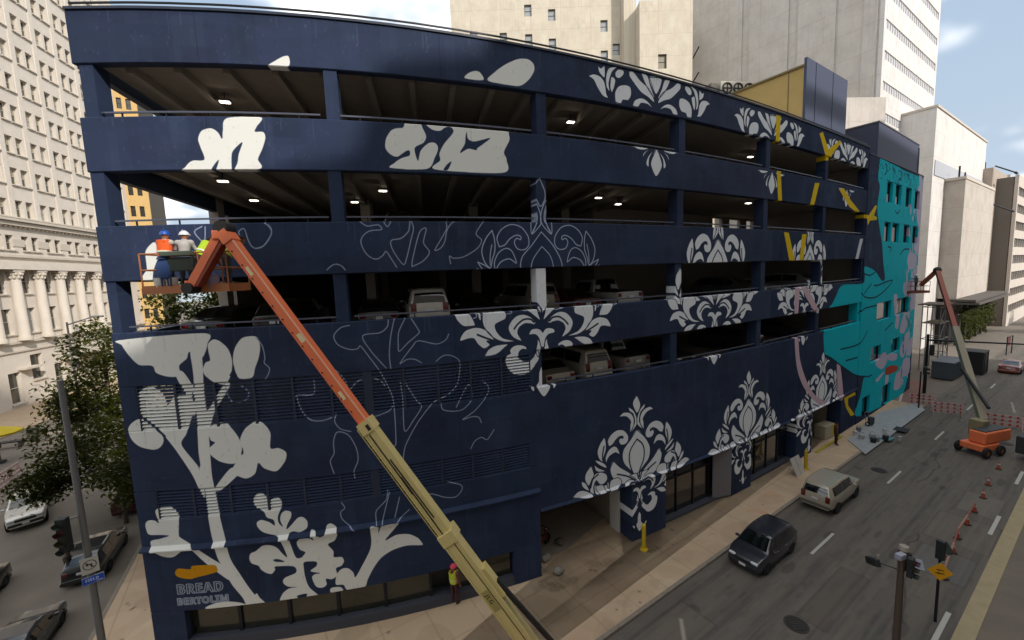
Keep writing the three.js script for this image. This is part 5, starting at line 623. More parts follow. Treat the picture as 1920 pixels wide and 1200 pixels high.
// ---------------------------------------------------------------- people: one continuous body meshed from tapered capsules
const bodyMat = new THREE.MeshStandardMaterial({ vertexColors: true, roughness: 0.85 });
const lin = (c) => { const q = new THREE.Color(c); return [q.r, q.g, q.b]; };
function figure(p, col) {
  // p: joints (facing +z). Bones: [from, to, r0, r1, colour key]
  const J = p, B = [];
  const add = (a, b, r0, r1, k) => B.push([...J[a], ...J[b], r0, r1, k]);
  add('pelvis', 'waist', 0.135, 0.125, 'trousers'); add('waist', 'chest', 0.125, 0.155, 'shirt'); add('shL', 'shR', 0.085, 0.085, 'shirt'); add('chest', 'neck', 0.13, 0.06, 'shirt'); add('neck', 'head', 0.055, 0.07, 'skin');
  for (const s of ['L', 'R']) { add('sh' + s, 'el' + s, 0.062, 0.048, 'shirt'); add('el' + s, 'wr' + s, 0.047, 0.033, 'sleeve'); add('wr' + s, 'hd' + s, 0.034, 0.03, 'skin'); add('hip' + s, 'kn' + s, 0.098, 0.066, 'trousers'); add('kn' + s, 'an' + s, 0.064, 0.046, 'trousers'); add('an' + s, 'toe' + s, 0.05, 0.038, 'boot'); }
  const hd = J.head, f = J.face, fx = f[0] - hd[0], fy = f[1] - hd[1], fz = f[2] - hd[2];
  const extra = [[hd[0], hd[1] + 0.03, hd[2], 0.1, 'skin'], [hd[0] + fx * 0.25, hd[1] - 0.05, hd[2] + fz * 0.25, 0.07, 'skin'], [f[0], f[1] - 0.01, f[2], 0.018, 'skin'], [hd[0] + fz, hd[1], hd[2] - fx, 0.02, 'skin'], [hd[0] - fz, hd[1], hd[2] + fx, 0.02, 'skin']];
  let lo = [9, 9, 9], hi = [-9, -9, -9]; for (const b of B) for (let k = 0; k < 3; k++) { lo[k] = Math.min(lo[k], b[k] - 0.2, b[k + 3] - 0.2); hi[k] = Math.max(hi[k], b[k] + 0.2, b[k + 3] + 0.2); }
  const R = 50, mc = new MarchingCubes(R, bodyMat, false, false, 40000); mc.isolation = 0; const half = R / 2;
  const cx = lo.map((v, k) => (v + hi[k]) / 2), hx = lo.map((v, k) => (hi[k] - v) / 2);
  const dist = (x, y, z) => { let d = 1, best = 1, key = 'shirt'; for (const b of B) { const ax = b[3] - b[0], ay = b[4] - b[1], az = b[5] - b[2], px = x - b[0], py = y - b[1], pz = z - b[2]; let t = (px * ax + py * ay + pz * az) / (ax * ax + ay * ay + az * az + 1e-9); t = t < 0 ? 0 : t > 1 ? 1 : t; const e = Math.hypot(px - ax * t, py - ay * t, pz - az * t) - (b[6] + (b[7] - b[6]) * t); if (e < best) { best = e; key = b[8]; } const k = 0.035, h = Math.max(0, k - Math.abs(d - e)) / k; d = Math.min(d, e) - h * h * k * 0.25; }
    for (const q of extra) { const e = Math.hypot(x - q[0], (y - q[1]) * 0.86, z - q[2]) - q[3]; if (e < best) { best = e; key = q[4]; } const k = 0.02, h = Math.max(0, k - Math.abs(d - e)) / k; d = Math.min(d, e) - h * h * k * 0.25; } return [d, key]; };
  for (let z = 0; z < R; z++) for (let y = 0; y < R; y++) for (let x = 0; x < R; x++) mc.field[z * R * R + y * R + x] = -dist(cx[0] + hx[0] * (x - half) / half, cx[1] + hx[1] * (y - half) / half, cx[2] + hx[2] * (z - half) / half)[0];
  mc.update();
  const n = mc.count, P = mc.positionArray, pos = new Float32Array(n * 3); for (let i = 0; i < n; i++) for (let k = 0; k < 3; k++) pos[i * 3 + k] = cx[k] + hx[k] * P[i * 3 + k];
  let g = new THREE.BufferGeometry(); g.setAttribute('position', new THREE.BufferAttribute(pos, 3)); g = mergeVertices(g, 1e-4); g.computeVertexNormals(); g = g.toNonIndexed();
  const parts = [g];
  for (const s of ['L', 'R']) { const w = J['wr' + s], h = J['hd' + s], d = V3(h[0] - w[0], h[1] - w[1], h[2] - w[2]).normalize(), sd = Math.abs(d.y) > 0.8 ? V3(0, 0, 1) : new THREE.Vector3().crossVectors(d, V3(0, 1, 0)).normalize();
    for (let k = 0; k < 4; k++) { const o = sd.clone().multiplyScalar((k - 1.5) * 0.019), a = V3(...h).addScaledVector(d, 0.02).add(o), L = [0.07, 0.08, 0.076, 0.058][k], m = a.clone().addScaledVector(d, L * 0.5), e = m.clone().addScaledVector(d, L * 0.4).add(V3(0, -0.015, 0)); parts.push(rod(a.toArray(), m.toArray(), 0.0095, 0.009, 6).toNonIndexed(), rod(m.toArray(), e.toArray(), 0.009, 0.007, 6).toNonIndexed()); }
    const a = V3(...h).addScaledVector(d, -0.03).addScaledVector(sd, s === 'L' ? 0.025 : -0.025), e = a.clone().addScaledVector(d, 0.045).addScaledVector(sd, s === 'L' ? 0.035 : -0.035); parts.push(rod(a.toArray(), e.toArray(), 0.011, 0.009, 6).toNonIndexed()); }
  const side = V3(fz, 0, -fx).normalize(); for (const s of [-1, 1]) parts.push(new THREE.SphereGeometry(0.011, 6, 5).translate(f[0] - fx * 0.12 + side.x * 0.034 * s, f[1] + 0.03, f[2] - fz * 0.12 + side.z * 0.034 * s).toNonIndexed());
  parts.push(box(0.045, 0.01, 0.012).applyQuaternion(new THREE.Quaternion().setFromUnitVectors(V3(0, 0, 1), V3(fx, 0, fz).normalize())).translate(f[0] - fx * 0.1, f[1] - 0.055, f[2] - fz * 0.1).toNonIndexed());
  const out = mergeGeometries(parts.map((q) => { const c = q.clone(); for (const a of Object.keys(c.attributes)) if (!['position', 'normal'].includes(a)) c.deleteAttribute(a); return c; }));
  const q = out.attributes.position, cl = new Float32Array(q.count * 3), nb = g.attributes.position.count; for (let i = 0; i < q.count; i++) { let k = dist(q.getX(i), q.getY(i), q.getZ(i))[1]; if (i >= nb) k = i >= q.count - 36 - 2 * new THREE.SphereGeometry(0.011, 6, 5).toNonIndexed().attributes.position.count ? 'dark' : 'skin'; const c = lin(k === 'dark' ? '#2a1c18' : col[k]); cl[i * 3] = c[0]; cl[i * 3 + 1] = c[1]; cl[i * 3 + 2] = c[2]; }
  out.setAttribute('color', new THREE.BufferAttribute(cl, 3)); return out;
}
function stance(o = {}) { // standing joints, facing +z; bend = forward lean of the upper body, arms by target hands
  const b = o.bend || 0, T = (x, y, z) => { const dy = y - 0.95, c = Math.cos(b), s = Math.sin(b); return [x, 0.95 + dy * c - z * s, dy * s + z * c]; };
  const J = { pelvis: [0, 0.97, 0], waist: T(0, 1.1, 0), chest: T(0, 1.32, 0), neck: T(0, 1.5, 0), head: T(0, 1.63, 0.02), face: T(0, 1.62, 0.13), shL: T(0.17, 1.43, 0), shR: T(-0.17, 1.43, 0), hipL: [0.1, 0.92, 0], hipR: [-0.1, 0.92, 0] };
  const st2 = o.stride || 0; J.knL = [0.11, 0.5, 0.03 + st2 * 0.5]; J.anL = [0.12, 0.09, st2]; J.toeL = [0.13, 0.045, st2 + 0.15]; J.knR = [-0.11, 0.5, 0.03 - st2 * 0.4]; J.anR = [-0.12, 0.09, -st2]; J.toeR = [-0.13, 0.045, -st2 + 0.15];
  for (const s of ['L', 'R']) { const h = o['hand' + s] || [s === 'L' ? 0.26 : -0.26, 0.82, 0.1], a = J['sh' + s], m = [(a[0] + h[0]) / 2 + (s === 'L' ? 0.07 : -0.07), (a[1] + h[1]) / 2 - 0.05, (a[2] + h[2]) / 2 - 0.07]; J['el' + s] = m; const d = V3(h[0] - m[0], h[1] - m[1], h[2] - m[2]), L = d.length(); d.normalize(); J['wr' + s] = [m[0] + d.x * (L - 0.07), m[1] + d.y * (L - 0.07), m[2] + d.z * (L - 0.07)]; J['hd' + s] = h; }
  return J;
}
function person(label, pos, turn, pose, col, opt = {}) {
  const o = thing('person', label, 'person', pos, turn, opt.group), J = stance(pose), C = { skin: '#8a5d47', shirt: '#555', sleeve: col.sleeve || col.shirt, trousers: '#2b3142', boot: '#2a211b', ...col };
  mesh('body', figure(J, C), bodyMat, o); const h = J.head;
  if (opt.helmet) mesh('helmet', [new THREE.SphereGeometry(0.128, 16, 8, 0, 7, 0, 1.62).scale(1, 0.98, 1.12).translate(h[0], h[1] + 0.05, h[2]), new THREE.CylinderGeometry(0.14, 0.15, 0.02, 16).scale(1, 1, 1.15).translate(h[0], h[1] + 0.05, h[2] + 0.02), rbox(0.03, 0.03, 0.22, 0.01, h[0], h[1] + 0.17, h[2])], plain(opt.helmet, 0.4), o);
  else mesh('hair', new THREE.SphereGeometry(0.112, 14, 8, 0, 7, 0, 1.75).scale(1, 1, 1.08).translate(h[0], h[1] + 0.035, h[2] - 0.018), plain('#1d1512', 0.9), o);
  if (opt.vest) { const c = J.chest, w = J.waist, b = pose.bend || 0; const g = new THREE.CylinderGeometry(0.205, 0.185, 0.5, 16, 1, true).scale(1.02, 1, 0.88).rotateX(b).translate((c[0] + w[0]) / 2, (c[1] + w[1]) / 2 + 0.03, (c[2] + w[2]) / 2); const v = mesh('vest', g, new THREE.MeshStandardMaterial({ color: opt.vest, roughness: 0.8, side: THREE.DoubleSide }), o); mesh('reflective_band', new THREE.CylinderGeometry(0.2, 0.198, 0.05, 16, 1, true).scale(1.03, 1, 0.9).rotateX(b).translate(w[0], w[1] + 0.05, w[2] + 0.0), plain('#c9c9b0', 0.4), v); for (const s of [-1, 1]) mesh('strap', [rod([s * 0.1, 0.22, 0.165], [s * 0.11, 0.3, 0], 0.028), rod([s * 0.1, 0.22, -0.165], [s * 0.11, 0.3, 0], 0.028)].map((q) => q.rotateX(b).translate((c[0] + w[0]) / 2, (c[1] + w[1]) / 2 + 0.0, (c[2] + w[2]) / 2)), v.material, v); }
  return o;
}
const BF = 13.68;
person('worker in orange vest and blue helmet painting from the lift basket', [-10.32, BF, -12.32], Math.PI, { handL: [0.22, 1.25, 0.45], handR: [-0.12, 1.5, 0.5], bend: 0.12 }, { shirt: '#a9a49a', sleeve: '#8a5d47', trousers: '#27304a' }, { helmet: '#17479b', vest: '#d8591d' });
person('worker in white helmet and pale shirt leaning over the lift basket rail', [-9.82, BF, -12.42], Math.PI + 0.25, { handL: [0.25, 1.15, 0.4], handR: [-0.2, 1.1, 0.42], bend: 0.2 }, { shirt: '#9d9a98', trousers: '#3a3f4c' }, { helmet: '#c9ccd2' });
person('worker in yellow green vest crouched in the middle of the lift basket', [-9.3, BF - 0.02, -12.35], Math.PI - 0.4, { handL: [0.25, 0.85, 0.4], handR: [-0.15, 0.8, 0.45], bend: 0.62 }, { shirt: '#4b4a48', trousers: '#2a2d33' }, { vest: '#9fbd1c' });
person('worker in lime jacket bending at the boom end of the lift basket', [-8.52, BF, -12.35], Math.PI / 2 + 0.9, { handL: [0.22, 0.8, 0.45], handR: [-0.2, 0.82, 0.5], bend: 0.7 }, { shirt: '#9aa83a', trousers: '#30333a' }, { vest: '#b3bf3e' });
person('worker in pink helmet and lime vest standing on the pavement', [-2.85, 0.12, -15.7], 2.6, { handL: [0.2, 1.15, 0.3], handR: [-0.25, 0.85, 0.1] }, { shirt: '#6d2f33', trousers: '#431a1c' }, { helmet: '#d2405a', vest: '#b5c22a' });
person('person in dark clothes and white helmet beside the lift boom', [-1.75, 0.12, -17.1], 0.7, { handL: [0.2, 1.0, 0.25] }, { shirt: '#201c24', trousers: '#1c1a1e' }, { helmet: '#c6c6c6' });
person('pedestrian in dark coat walking across the left street', [-21.4, 0.01, -17.9], 2.2, { stride: 0.3, handL: [0.24, 0.85, -0.15], handR: [-0.24, 0.88, 0.25] }, { shirt: '#3b332d', trousers: '#1e1a19' });
person('person in brown coat standing near the painters drop cloth', [24.1, 0.12, -29.4], 1.2, {}, { shirt: '#4b3526', trousers: '#2b1f19' });
person('painter with dark vest in the far lift basket', [40.7, 10.6, -40.7], -2.4, { handL: [0.2, 1.4, 0.4] }, { shirt: '#5b504c', trousers: '#2a2a30' }, { helmet: '#c9c9c9' });
// ---------------------------------------------------------------- boom lifts
const liftOrange = surface('#d2683f', '#e87d50', 10, 91, 0.5, 0), liftCream = surface('#bfae72', '#d3c286', 10, 93, 0.5, 0), liftBlack = plain('#1a1917', 0.6);
const lerp3 = (a, b, t) => [a[0] + (b[0] - a[0]) * t, a[1] + (b[1] - a[1]) * t, a[2] + (b[2] - a[2]) * t];
function cage(parent, w, d, h, mat, x, y, z) { // basket with floor, toe board, rails and posts
  const f = mesh('basket_floor', [box(w, 0.06, d, x, y, z), box(w + 0.04, 0.24, 0.04, x, y + 0.06, z + d / 2), box(w + 0.04, 0.24, 0.04, x, y + 0.06, z - d / 2), box(0.04, 0.24, d, x - w / 2, y + 0.06, z), box(0.04, 0.24, d, x + w / 2, y + 0.06, z)], mat, parent);
  for (const k of [0.58, 1.0]) for (const s of [-1, 1]) { mesh('rail', rod([x - w / 2, y + h * k, z + s * d / 2], [x + w / 2, y + h * k, z + s * d / 2], 0.022), mat, parent); mesh('rail', rod([x + s * w / 2, y + h * k, z - d / 2], [x + s * w / 2, y + h * k, z + d / 2], 0.022), mat, parent); }
  for (const sx of [-1, -0.35, 0.35, 1]) for (const sz of [-1, 1]) mesh('post', rod([x + sx * w / 2, y, z + sz * d / 2], [x + sx * w / 2, y + h, z + sz * d / 2], 0.022), mat, parent);
  return f;
}
{
  const Lf = thing('boom_lift', 'big boom lift with orange and cream telescopic boom reaching across the garage front', 'boom lift');
  const P0 = [0.27, 2.14, -11.5], P1 = [-8.14, 15.35, -11.8], at = (t) => lerp3(P0, P1, t), up = V3(0, 0, 1);
  const sec = (n, t0, t1, w, d, m, sub) => { const s = mesh(n, bar(at(t0), at(t1), w, d, up), m, Lf); return s; };
  const b1 = sec('boom_base', -0.04, 0.29, 0.4, 0.46, liftCream), b2 = sec('boom_middle', 0.28, 0.555, 0.32, 0.38, liftCream), b3 = sec('boom_fly', 0.53, 0.985, 0.25, 0.32, liftOrange);
  const dir = V3(P1[0] - P0[0], P1[1] - P0[1], P1[2] - P0[2]).normalize(), sideV = new THREE.Vector3().crossVectors(up, dir).normalize();   // in the plane of the picture, across the boom
  const off = (t, k, o = 0) => { const p = at(t); return [p[0] + sideV.x * k, p[1] + sideV.y * k, p[2] + o]; };
  const zFront = 0.31, edge = (t0, t1, k, w, d, m, par, o = zFront) => mesh('flange', bar(off(t0, k, o), off(t1, k, o), w, d, up), m, par);
  edge(-0.04, 0.29, 0.215, 0.05, 0.1, liftCream, b1, 0.2); edge(-0.04, 0.29, -0.215, 0.05, 0.1, liftCream, b1, 0.2); edge(0.28, 0.55, 0.17, 0.04, 0.1, liftCream, b2, 0.16); edge(0.28, 0.55, -0.17, 0.04, 0.1, liftCream, b2, 0.16); edge(0.56, 0.97, 0.12, 0.025, 0.05, liftOrange, b3, 0.15); edge(0.56, 0.97, -0.12, 0.025, 0.05, plain('#e0a888', 0.5), b3, 0.15);
  for (let i = 0; i < 14; i++) mesh('bolt', new THREE.CylinderGeometry(0.022, 0.022, 0.03, 6).rotateX(Math.PI / 2).translate(...off(0.565 + i * 0.03, 0.08, 0.165)), liftBlack, b3);
  for (const [t, k, w] of [[0.62, 0.02, 0.1], [0.75, -0.03, 0.14], [0.9, 0.02, 0.1]]) mesh('warning_label', bar(off(t, k, 0.164), off(t + 0.018, k, 0.164), w, 0.004, up), plain('#d9c9a0', 0.6), b3);
  for (const t of [0.6, 0.7, 0.8, 0.9]) mesh('hose_clamp', bar(off(t, 0.15, 0.02), off(t + 0.004, 0.15, 0.02), 0.06, 0.12, up), liftBlack, b3);
  mesh('hose', [rod(off(0.56, 0.15, 0.03), off(0.97, 0.15, 0.03), 0.018), rod(off(0.56, 0.155, -0.03), off(0.97, 0.155, -0.03), 0.014)], liftBlack, b3);
  mesh('slot', bar(off(-0.03, -0.08, 0.233), off(0.28, -0.08, 0.233), 0.025, 0.012, up), plain('#4d4526', 0.7), b1);
  for (let i = 0; i < 34; i++) mesh('cable_link', bar(off(0.29 + i * 0.0078, 0.235, 0.08), off(0.295 + i * 0.0078, 0.235, 0.08), 0.08, 0.08, up), i % 2 ? liftBlack : plain('#5d5639', 0.6), Lf);
  mesh('cable_tray', bar(off(0.28, 0.285, 0.06), off(0.56, 0.285, 0.06), 0.02, 0.16, up), liftCream, Lf);
  for (const [t, k] of [[0.3, 0.05], [0.34, -0.04], [0.4, 0.06]]) mesh('hose', rod(off(t, k, 0.205), off(t + 0.14, k * 0.6, 0.205), 0.018), liftBlack, Lf);
  for (const t of [0.29, 0.555]) { mesh('collar', bar(off(t - 0.012, 0, 0), off(t + 0.012, 0, 0), t < 0.4 ? 0.5 : 0.4, t < 0.4 ? 0.54 : 0.46, up), liftCream, Lf); }
  mesh('wear_pad', [bar(off(0.547, -0.08, 0.2), off(0.559, -0.08, 0.2), 0.1, 0.08, up)], liftBlack, Lf); mesh('gusset', bar(off(0.13, -0.29, 0), off(0.2, -0.27, 0), 0.16, 0.34, up), liftCream, Lf);
  mesh('lift_cylinder', rod(off(-0.02, -0.62, 0), off(0.16, -0.36, 0), 0.09), liftBlack, Lf);
  { // maker's letters on the cream base section
    const cv = document.createElement('canvas'); cv.width = 256; cv.height = 96; const c = cv.getContext('2d'); c.fillStyle = '#a09157'; c.fillRect(0, 0, 256, 96); c.fillStyle = '#3a3320'; c.font = 'bold 76px sans-serif'; c.fillText('JLG', 44, 76); const t = new THREE.CanvasTexture(cv); t.colorSpace = THREE.SRGBColorSpace;
    const g = new THREE.PlaneGeometry(0.75, 0.22), a = V3(...off(0.14, 0.06, 0.236)), bas = new THREE.Matrix4().makeBasis(dir.clone().negate(), sideV.clone(), new THREE.Vector3().crossVectors(dir.clone().negate(), sideV)).setPosition(a.x, a.y, a.z); const n = new THREE.Vector3().crossVectors(dir.clone().negate(), sideV); if (n.z < 0) bas.makeBasis(dir.clone().negate(), sideV.clone().negate(), n.clone().negate()).setPosition(a.x, a.y, a.z);
    mesh('lettering', g.applyMatrix4(bas), new THREE.MeshStandardMaterial({ map: t, roughness: 0.6 }), b1); }
  // elbow, jib and basket
  const el = mesh('elbow', [new THREE.CylinderGeometry(0.2, 0.2, 0.4, 16).rotateX(Math.PI / 2).translate(P1[0] + 0.05, P1[1] + 0.02, P1[2])], liftBlack, Lf); mesh('elbow_plate', [bar(at(0.972), at(0.995), 0.3, 0.4, up), rbox(0.22, 0.26, 0.42, 0.04, P1[0] - 0.1, P1[1] - 0.16, P1[2])], liftOrange, Lf);
  const J0 = [P1[0] - 0.05, P1[1] - 0.1, P1[2] - 0.02], J1 = [-9.16, 13.72, -11.72]; const jib = mesh('jib', bar(J0, J1, 0.22, 0.28, up), liftOrange, Lf); mesh('jib_side_rail', bar([J0[0] + 0.2, J0[1] - 0.06, J0[2] + 0.02], [J1[0] + 0.24, J1[1] + 0.06, J1[2] + 0.02], 0.08, 0.26, up), plain('#7d2f15', 0.6), jib); mesh('jib_joint', [new THREE.CylinderGeometry(0.16, 0.16, 0.4, 12).rotateX(Math.PI / 2).translate(...J1)], liftBlack, Lf);
  mesh('basket_mount', bar([J1[0], J1[1], J1[2]], [-9.3, 13.8, -11.9], 0.3, 0.3), liftOrange, Lf);
  cage(Lf, 2.5, 0.95, 1.1, plain('#a3643a', 0.5, 0.1), -9.47, 13.65, -12.38);
  mesh('control_panel', rbox(0.9, 0.14, 0.3, 0.03, -9.55, 14.72, -11.86), plain('#4c5547', 0.6), Lf); mesh('control_box', rbox(0.75, 0.4, 0.12, 0.03, -9.5, 14.42, -11.88), plain('#1f2a22', 0.7), Lf);
  // machine body below
  mesh('turret', rbox(2.2, 0.6, 1.3, 0.12, 0.7, 1.3, -10.9), liftOrange, Lf); mesh('pivot_tower', bar([0.6, 1.2, -11.3], [0.28, 2.1, -11.5], 0.5, 0.44, up), liftCream, Lf); mesh('chassis', rbox(2.6, 0.5, 1.9, 0.08, 0.6, 0.75, -10.9), liftOrange, Lf);
  for (const x of [-0.4, 1.6]) for (const z of [-11.9, -9.95]) { const w = mesh('wheel', new THREE.TorusGeometry(0.36, 0.16, 10, 20).translate(x, 0.52, z), rubber, Lf); mesh('rim', new THREE.CylinderGeometry(0.26, 0.26, 0.2, 16).rotateX(Math.PI / 2).translate(x, 0.52, z), liftCream, w); }
}
{ // things carried in the basket
  const bk = (lab, col, x, z, r, h) => { const o = thing('paint_bucket', lab, 'bucket', [x, BF + 0.002, z]); mesh('pail', cyl(r, r * 0.88, h, 16, 0, h / 2, 0), plain(col, 0.6), o); mesh('rim', new THREE.TorusGeometry(r, 0.012, 6, 16).rotateX(Math.PI / 2).translate(0, h, 0), plain(col, 0.5), o); mesh('handle', new THREE.TorusGeometry(r * 0.9, 0.008, 5, 12, Math.PI).translate(0, h - 0.02, 0), steelDark, o); };
  bk('white paint bucket next to the worker in the orange vest', '#b9b8b2', -10.3, -12.02, 0.15, 0.36); bk('open white paint bucket in the middle of the basket', '#b5b3ac', -9.95, -12.02, 0.15, 0.36); bk('lilac paint bucket under the lime jacket', '#7e6f80', -8.75, -12.03, 0.17, 0.4);
  const o = thing('canvas_bag', 'blue cloth bag hanging on the lift basket rail', 'bag', [-10.0, BF, -11.87]); mesh('bag_body', new THREE.SphereGeometry(0.24, 14, 10).scale(1, 1.25, 0.4).translate(0, 0.62, 0), plain('#2b4676', 0.9), o); mesh('bag_flap', new THREE.SphereGeometry(0.2, 12, 6, 0, 7, 0, 1.3).scale(1, 0.8, 0.6).translate(0, 0.86, 0), plain('#24406e', 0.9), o); for (const s of [-0.12, 0.05, 0.14]) mesh('fringe', rod([s, 0.4, 0], [s, 0.12, 0], 0.03, 0.015), plain('#263a60', 0.9), o);
}
{
  const Lf = thing('boom_lift', 'orange boom lift standing in the road with its boom up to the teal painted end', 'boom lift');
  const base = [32.7, 0, -27.6], P0 = [34.2, 1.9, -28.6], Pm = [37.9, 7.45, -34], Pk = [40.95, 12.75, -39.0], Pb = [40.9, 11.3, -40.4];
  mesh('boom_base', bar(P0, lerp3(P0, Pk, 0.55), 0.4, 0.5), surface('#7d7461', '#938a76', 10, 95, 0.6, 0), Lf); mesh('boom_fly', bar(lerp3(P0, Pk, 0.5), Pk, 0.3, 0.36), plain('#8a3f28', 0.55), Lf); mesh('lift_cylinder', rod([34.3, 2.9, -28.4], lerp3(P0, Pk, 0.3).map((v, i) => v - [0.5, 0.1, -0.1][i]), 0.11), liftBlack, Lf);
  mesh('elbow', [new THREE.SphereGeometry(0.32, 12, 8).translate(...Pk)], liftBlack, Lf); mesh('jib', bar(Pk, Pb, 0.26, 0.3), plain('#8a3f28', 0.55), Lf);
  cage(Lf, 1.9, 0.9, 1.1, plain('#7c4a3a', 0.5, 0.1), 40.75, 10.56, -40.75);
  const ang = facing([0.97, -0.24]); const T = new THREE.Group(); T.name = 'machine_body'; T.position.set(base[0], 0, base[2]); T.rotation.y = ang; T.scale.setScalar(0.74); Lf.add(T);
  mesh('counterweight', rbox(3.6, 1.15, 1.25, 0.16, 1.0, 1.75, 0.35, 2), liftOrange, T); mesh('cowl_top', rbox(3.3, 0.1, 1.0, 0.04, 1.0, 2.36, 0.35), liftBlack, T); mesh('pivot_tower', rbox(1.0, 1.5, 1.1, 0.1, 1.5, 2.1, -0.7), plain('#82785a', 0.6), T); mesh('chassis', rbox(2.4, 0.6, 1.7, 0.1, 0, 0.85, 0.2), liftOrange, T);
  for (const x of [-0.95, 0.95]) for (const z of [-0.8, 1.2]) { const w = mesh('wheel', new THREE.TorusGeometry(0.34, 0.17, 10, 20).translate(x, 0.52, z), rubber, T); mesh('rim', new THREE.CylinderGeometry(0.24, 0.24, 0.22, 16).rotateX(Math.PI / 2).translate(x, 0.52, z), plain('#8a4a2c', 0.6), w); }
}
// ---------------------------------------------------------------- street furniture
const galv = plain('#77787a', 0.5, 0.5), signBack = plain('#8d9092', 0.5, 0.5);
function flatSign(w, h, draw, pw = 256) { const cv = document.createElement('canvas'); cv.width = pw; cv.height = Math.round(pw * h / w); draw(cv.getContext('2d'), cv.width, cv.height); const t = new THREE.CanvasTexture(cv); t.colorSpace = THREE.SRGBColorSpace; return new THREE.MeshStandardMaterial({ map: t, roughness: 0.5 }); }
function signalHead(name, parent, x, y, z, turn, n = 3) { const g = new THREE.Group(); g.name = name; g.position.set(x, y, z); g.rotation.y = turn; parent.add(g); mesh('housing', rbox(0.36, 0.36 * n, 0.26, 0.04, 0, 0, 0), plain('#15191a', 0.6), g); for (let i = 0; i < n; i++) mesh('lens', [new THREE.CylinderGeometry(0.12, 0.12, 0.02, 16).rotateX(Math.PI / 2).translate(0, (i - (n - 1) / 2) * 0.36, 0.14), new THREE.CylinderGeometry(0.15, 0.15, 0.2, 16, 1, true, -1.7, 3.4).rotateX(Math.PI / 2).translate(0, (i - (n - 1) / 2) * 0.36, 0.23)], plain(['#1f2a24', '#2c2819', '#331717'][i % 3], 0.4), g); return g; }
{ // pole at the left corner with signal, no left turn sign and street name
  const o = thing('signal_pole', 'tall grey pole with traffic signal, no left turn sign and blue name plate', 'signal pole', [-14.3, 0.0, -12.55], 0.75);
  mesh('pole', [rod([0, 0, 0], [0, 11, 0], 0.11, 0.075, 12)], galv, o); mesh('base', cyl(0.2, 0.24, 0.5, 14, 0, 0.25, 0), galv, o); const hd = signalHead('signal', o, -0.42, 6.05, 0.1, -0.5, 4); hd.scale.setScalar(0.8); hd.rotation.y = -0.5; mesh('signal_bracket', [rod([0, 6.5, 0], [-0.55, 6.5, 0.05], 0.03), rod([0, 5.6, 0], [-0.55, 5.6, 0.05], 0.03)], galv, o);
  const nlt = flatSign(0.6, 0.75, (c, w, h) => { c.fillStyle = '#b4b4ae'; c.fillRect(0, 0, w, h); c.strokeStyle = '#222'; c.lineWidth = 14; c.beginPath(); c.arc(w / 2, h * 0.46, w * 0.36, 0, 7); c.stroke(); c.lineWidth = 20; c.beginPath(); c.moveTo(w * 0.6, h * 0.66); c.lineTo(w * 0.6, h * 0.42); c.lineTo(w * 0.36, h * 0.42); c.stroke(); c.beginPath(); c.moveTo(w * 0.42, h * 0.3); c.lineTo(w * 0.24, h * 0.42); c.lineTo(w * 0.42, h * 0.54); c.fillStyle = '#222'; c.fill(); c.lineWidth = 14; c.beginPath(); c.moveTo(w * 0.25, h * 0.26); c.lineTo(w * 0.75, h * 0.66); c.stroke(); });
  mesh('turn_sign', box(0.42, 0.54, 0.03, 0.02, 4.8, 0.16), [signBack, signBack, signBack, signBack, nlt, signBack], o);
  const nm = flatSign(0.85, 0.36, (c, w, h) => { c.fillStyle = '#1547b0'; c.fillRect(0, 0, w, h); c.strokeStyle = '#7f98c8'; c.lineWidth = 5; c.strokeRect(4, 4, w - 8, h - 8); c.fillStyle = '#b9c6e2'; c.font = 'bold 58px sans-serif'; c.fillText('FIELD', 36, 68); c.fillRect(w * 0.62, h * 0.78, w * 0.3, 8); }, 256);
  mesh('name_plate', box(0.52, 0.25, 0.03, 0.05, 4.3, 0.16), [signBack, signBack, signBack, signBack, nm, signBack], o); mesh('push_button', [rbox(0.16, 0.3, 0.14, 0.02, 0, 1.1, 0.2)], plain('#b79d18', 0.6), o);
}
{ const o = thing('street_lamp', 'slim lamp post with short arm in front of the cream office building', 'street lamp', [-33, 0, -30], 0.4); mesh('pole', rod([0, 0, 0], [0, 11.6, 0], 0.1, 0.06, 10), galv, o); mesh('arm', rod([0, 11.4, 0], [1.6, 11.9, 0.3], 0.05, 0.04), galv, o); mesh('lamp_head', rbox(0.7, 0.14, 0.3, 0.05, 1.9, 11.92, 0.35), galv, o); }
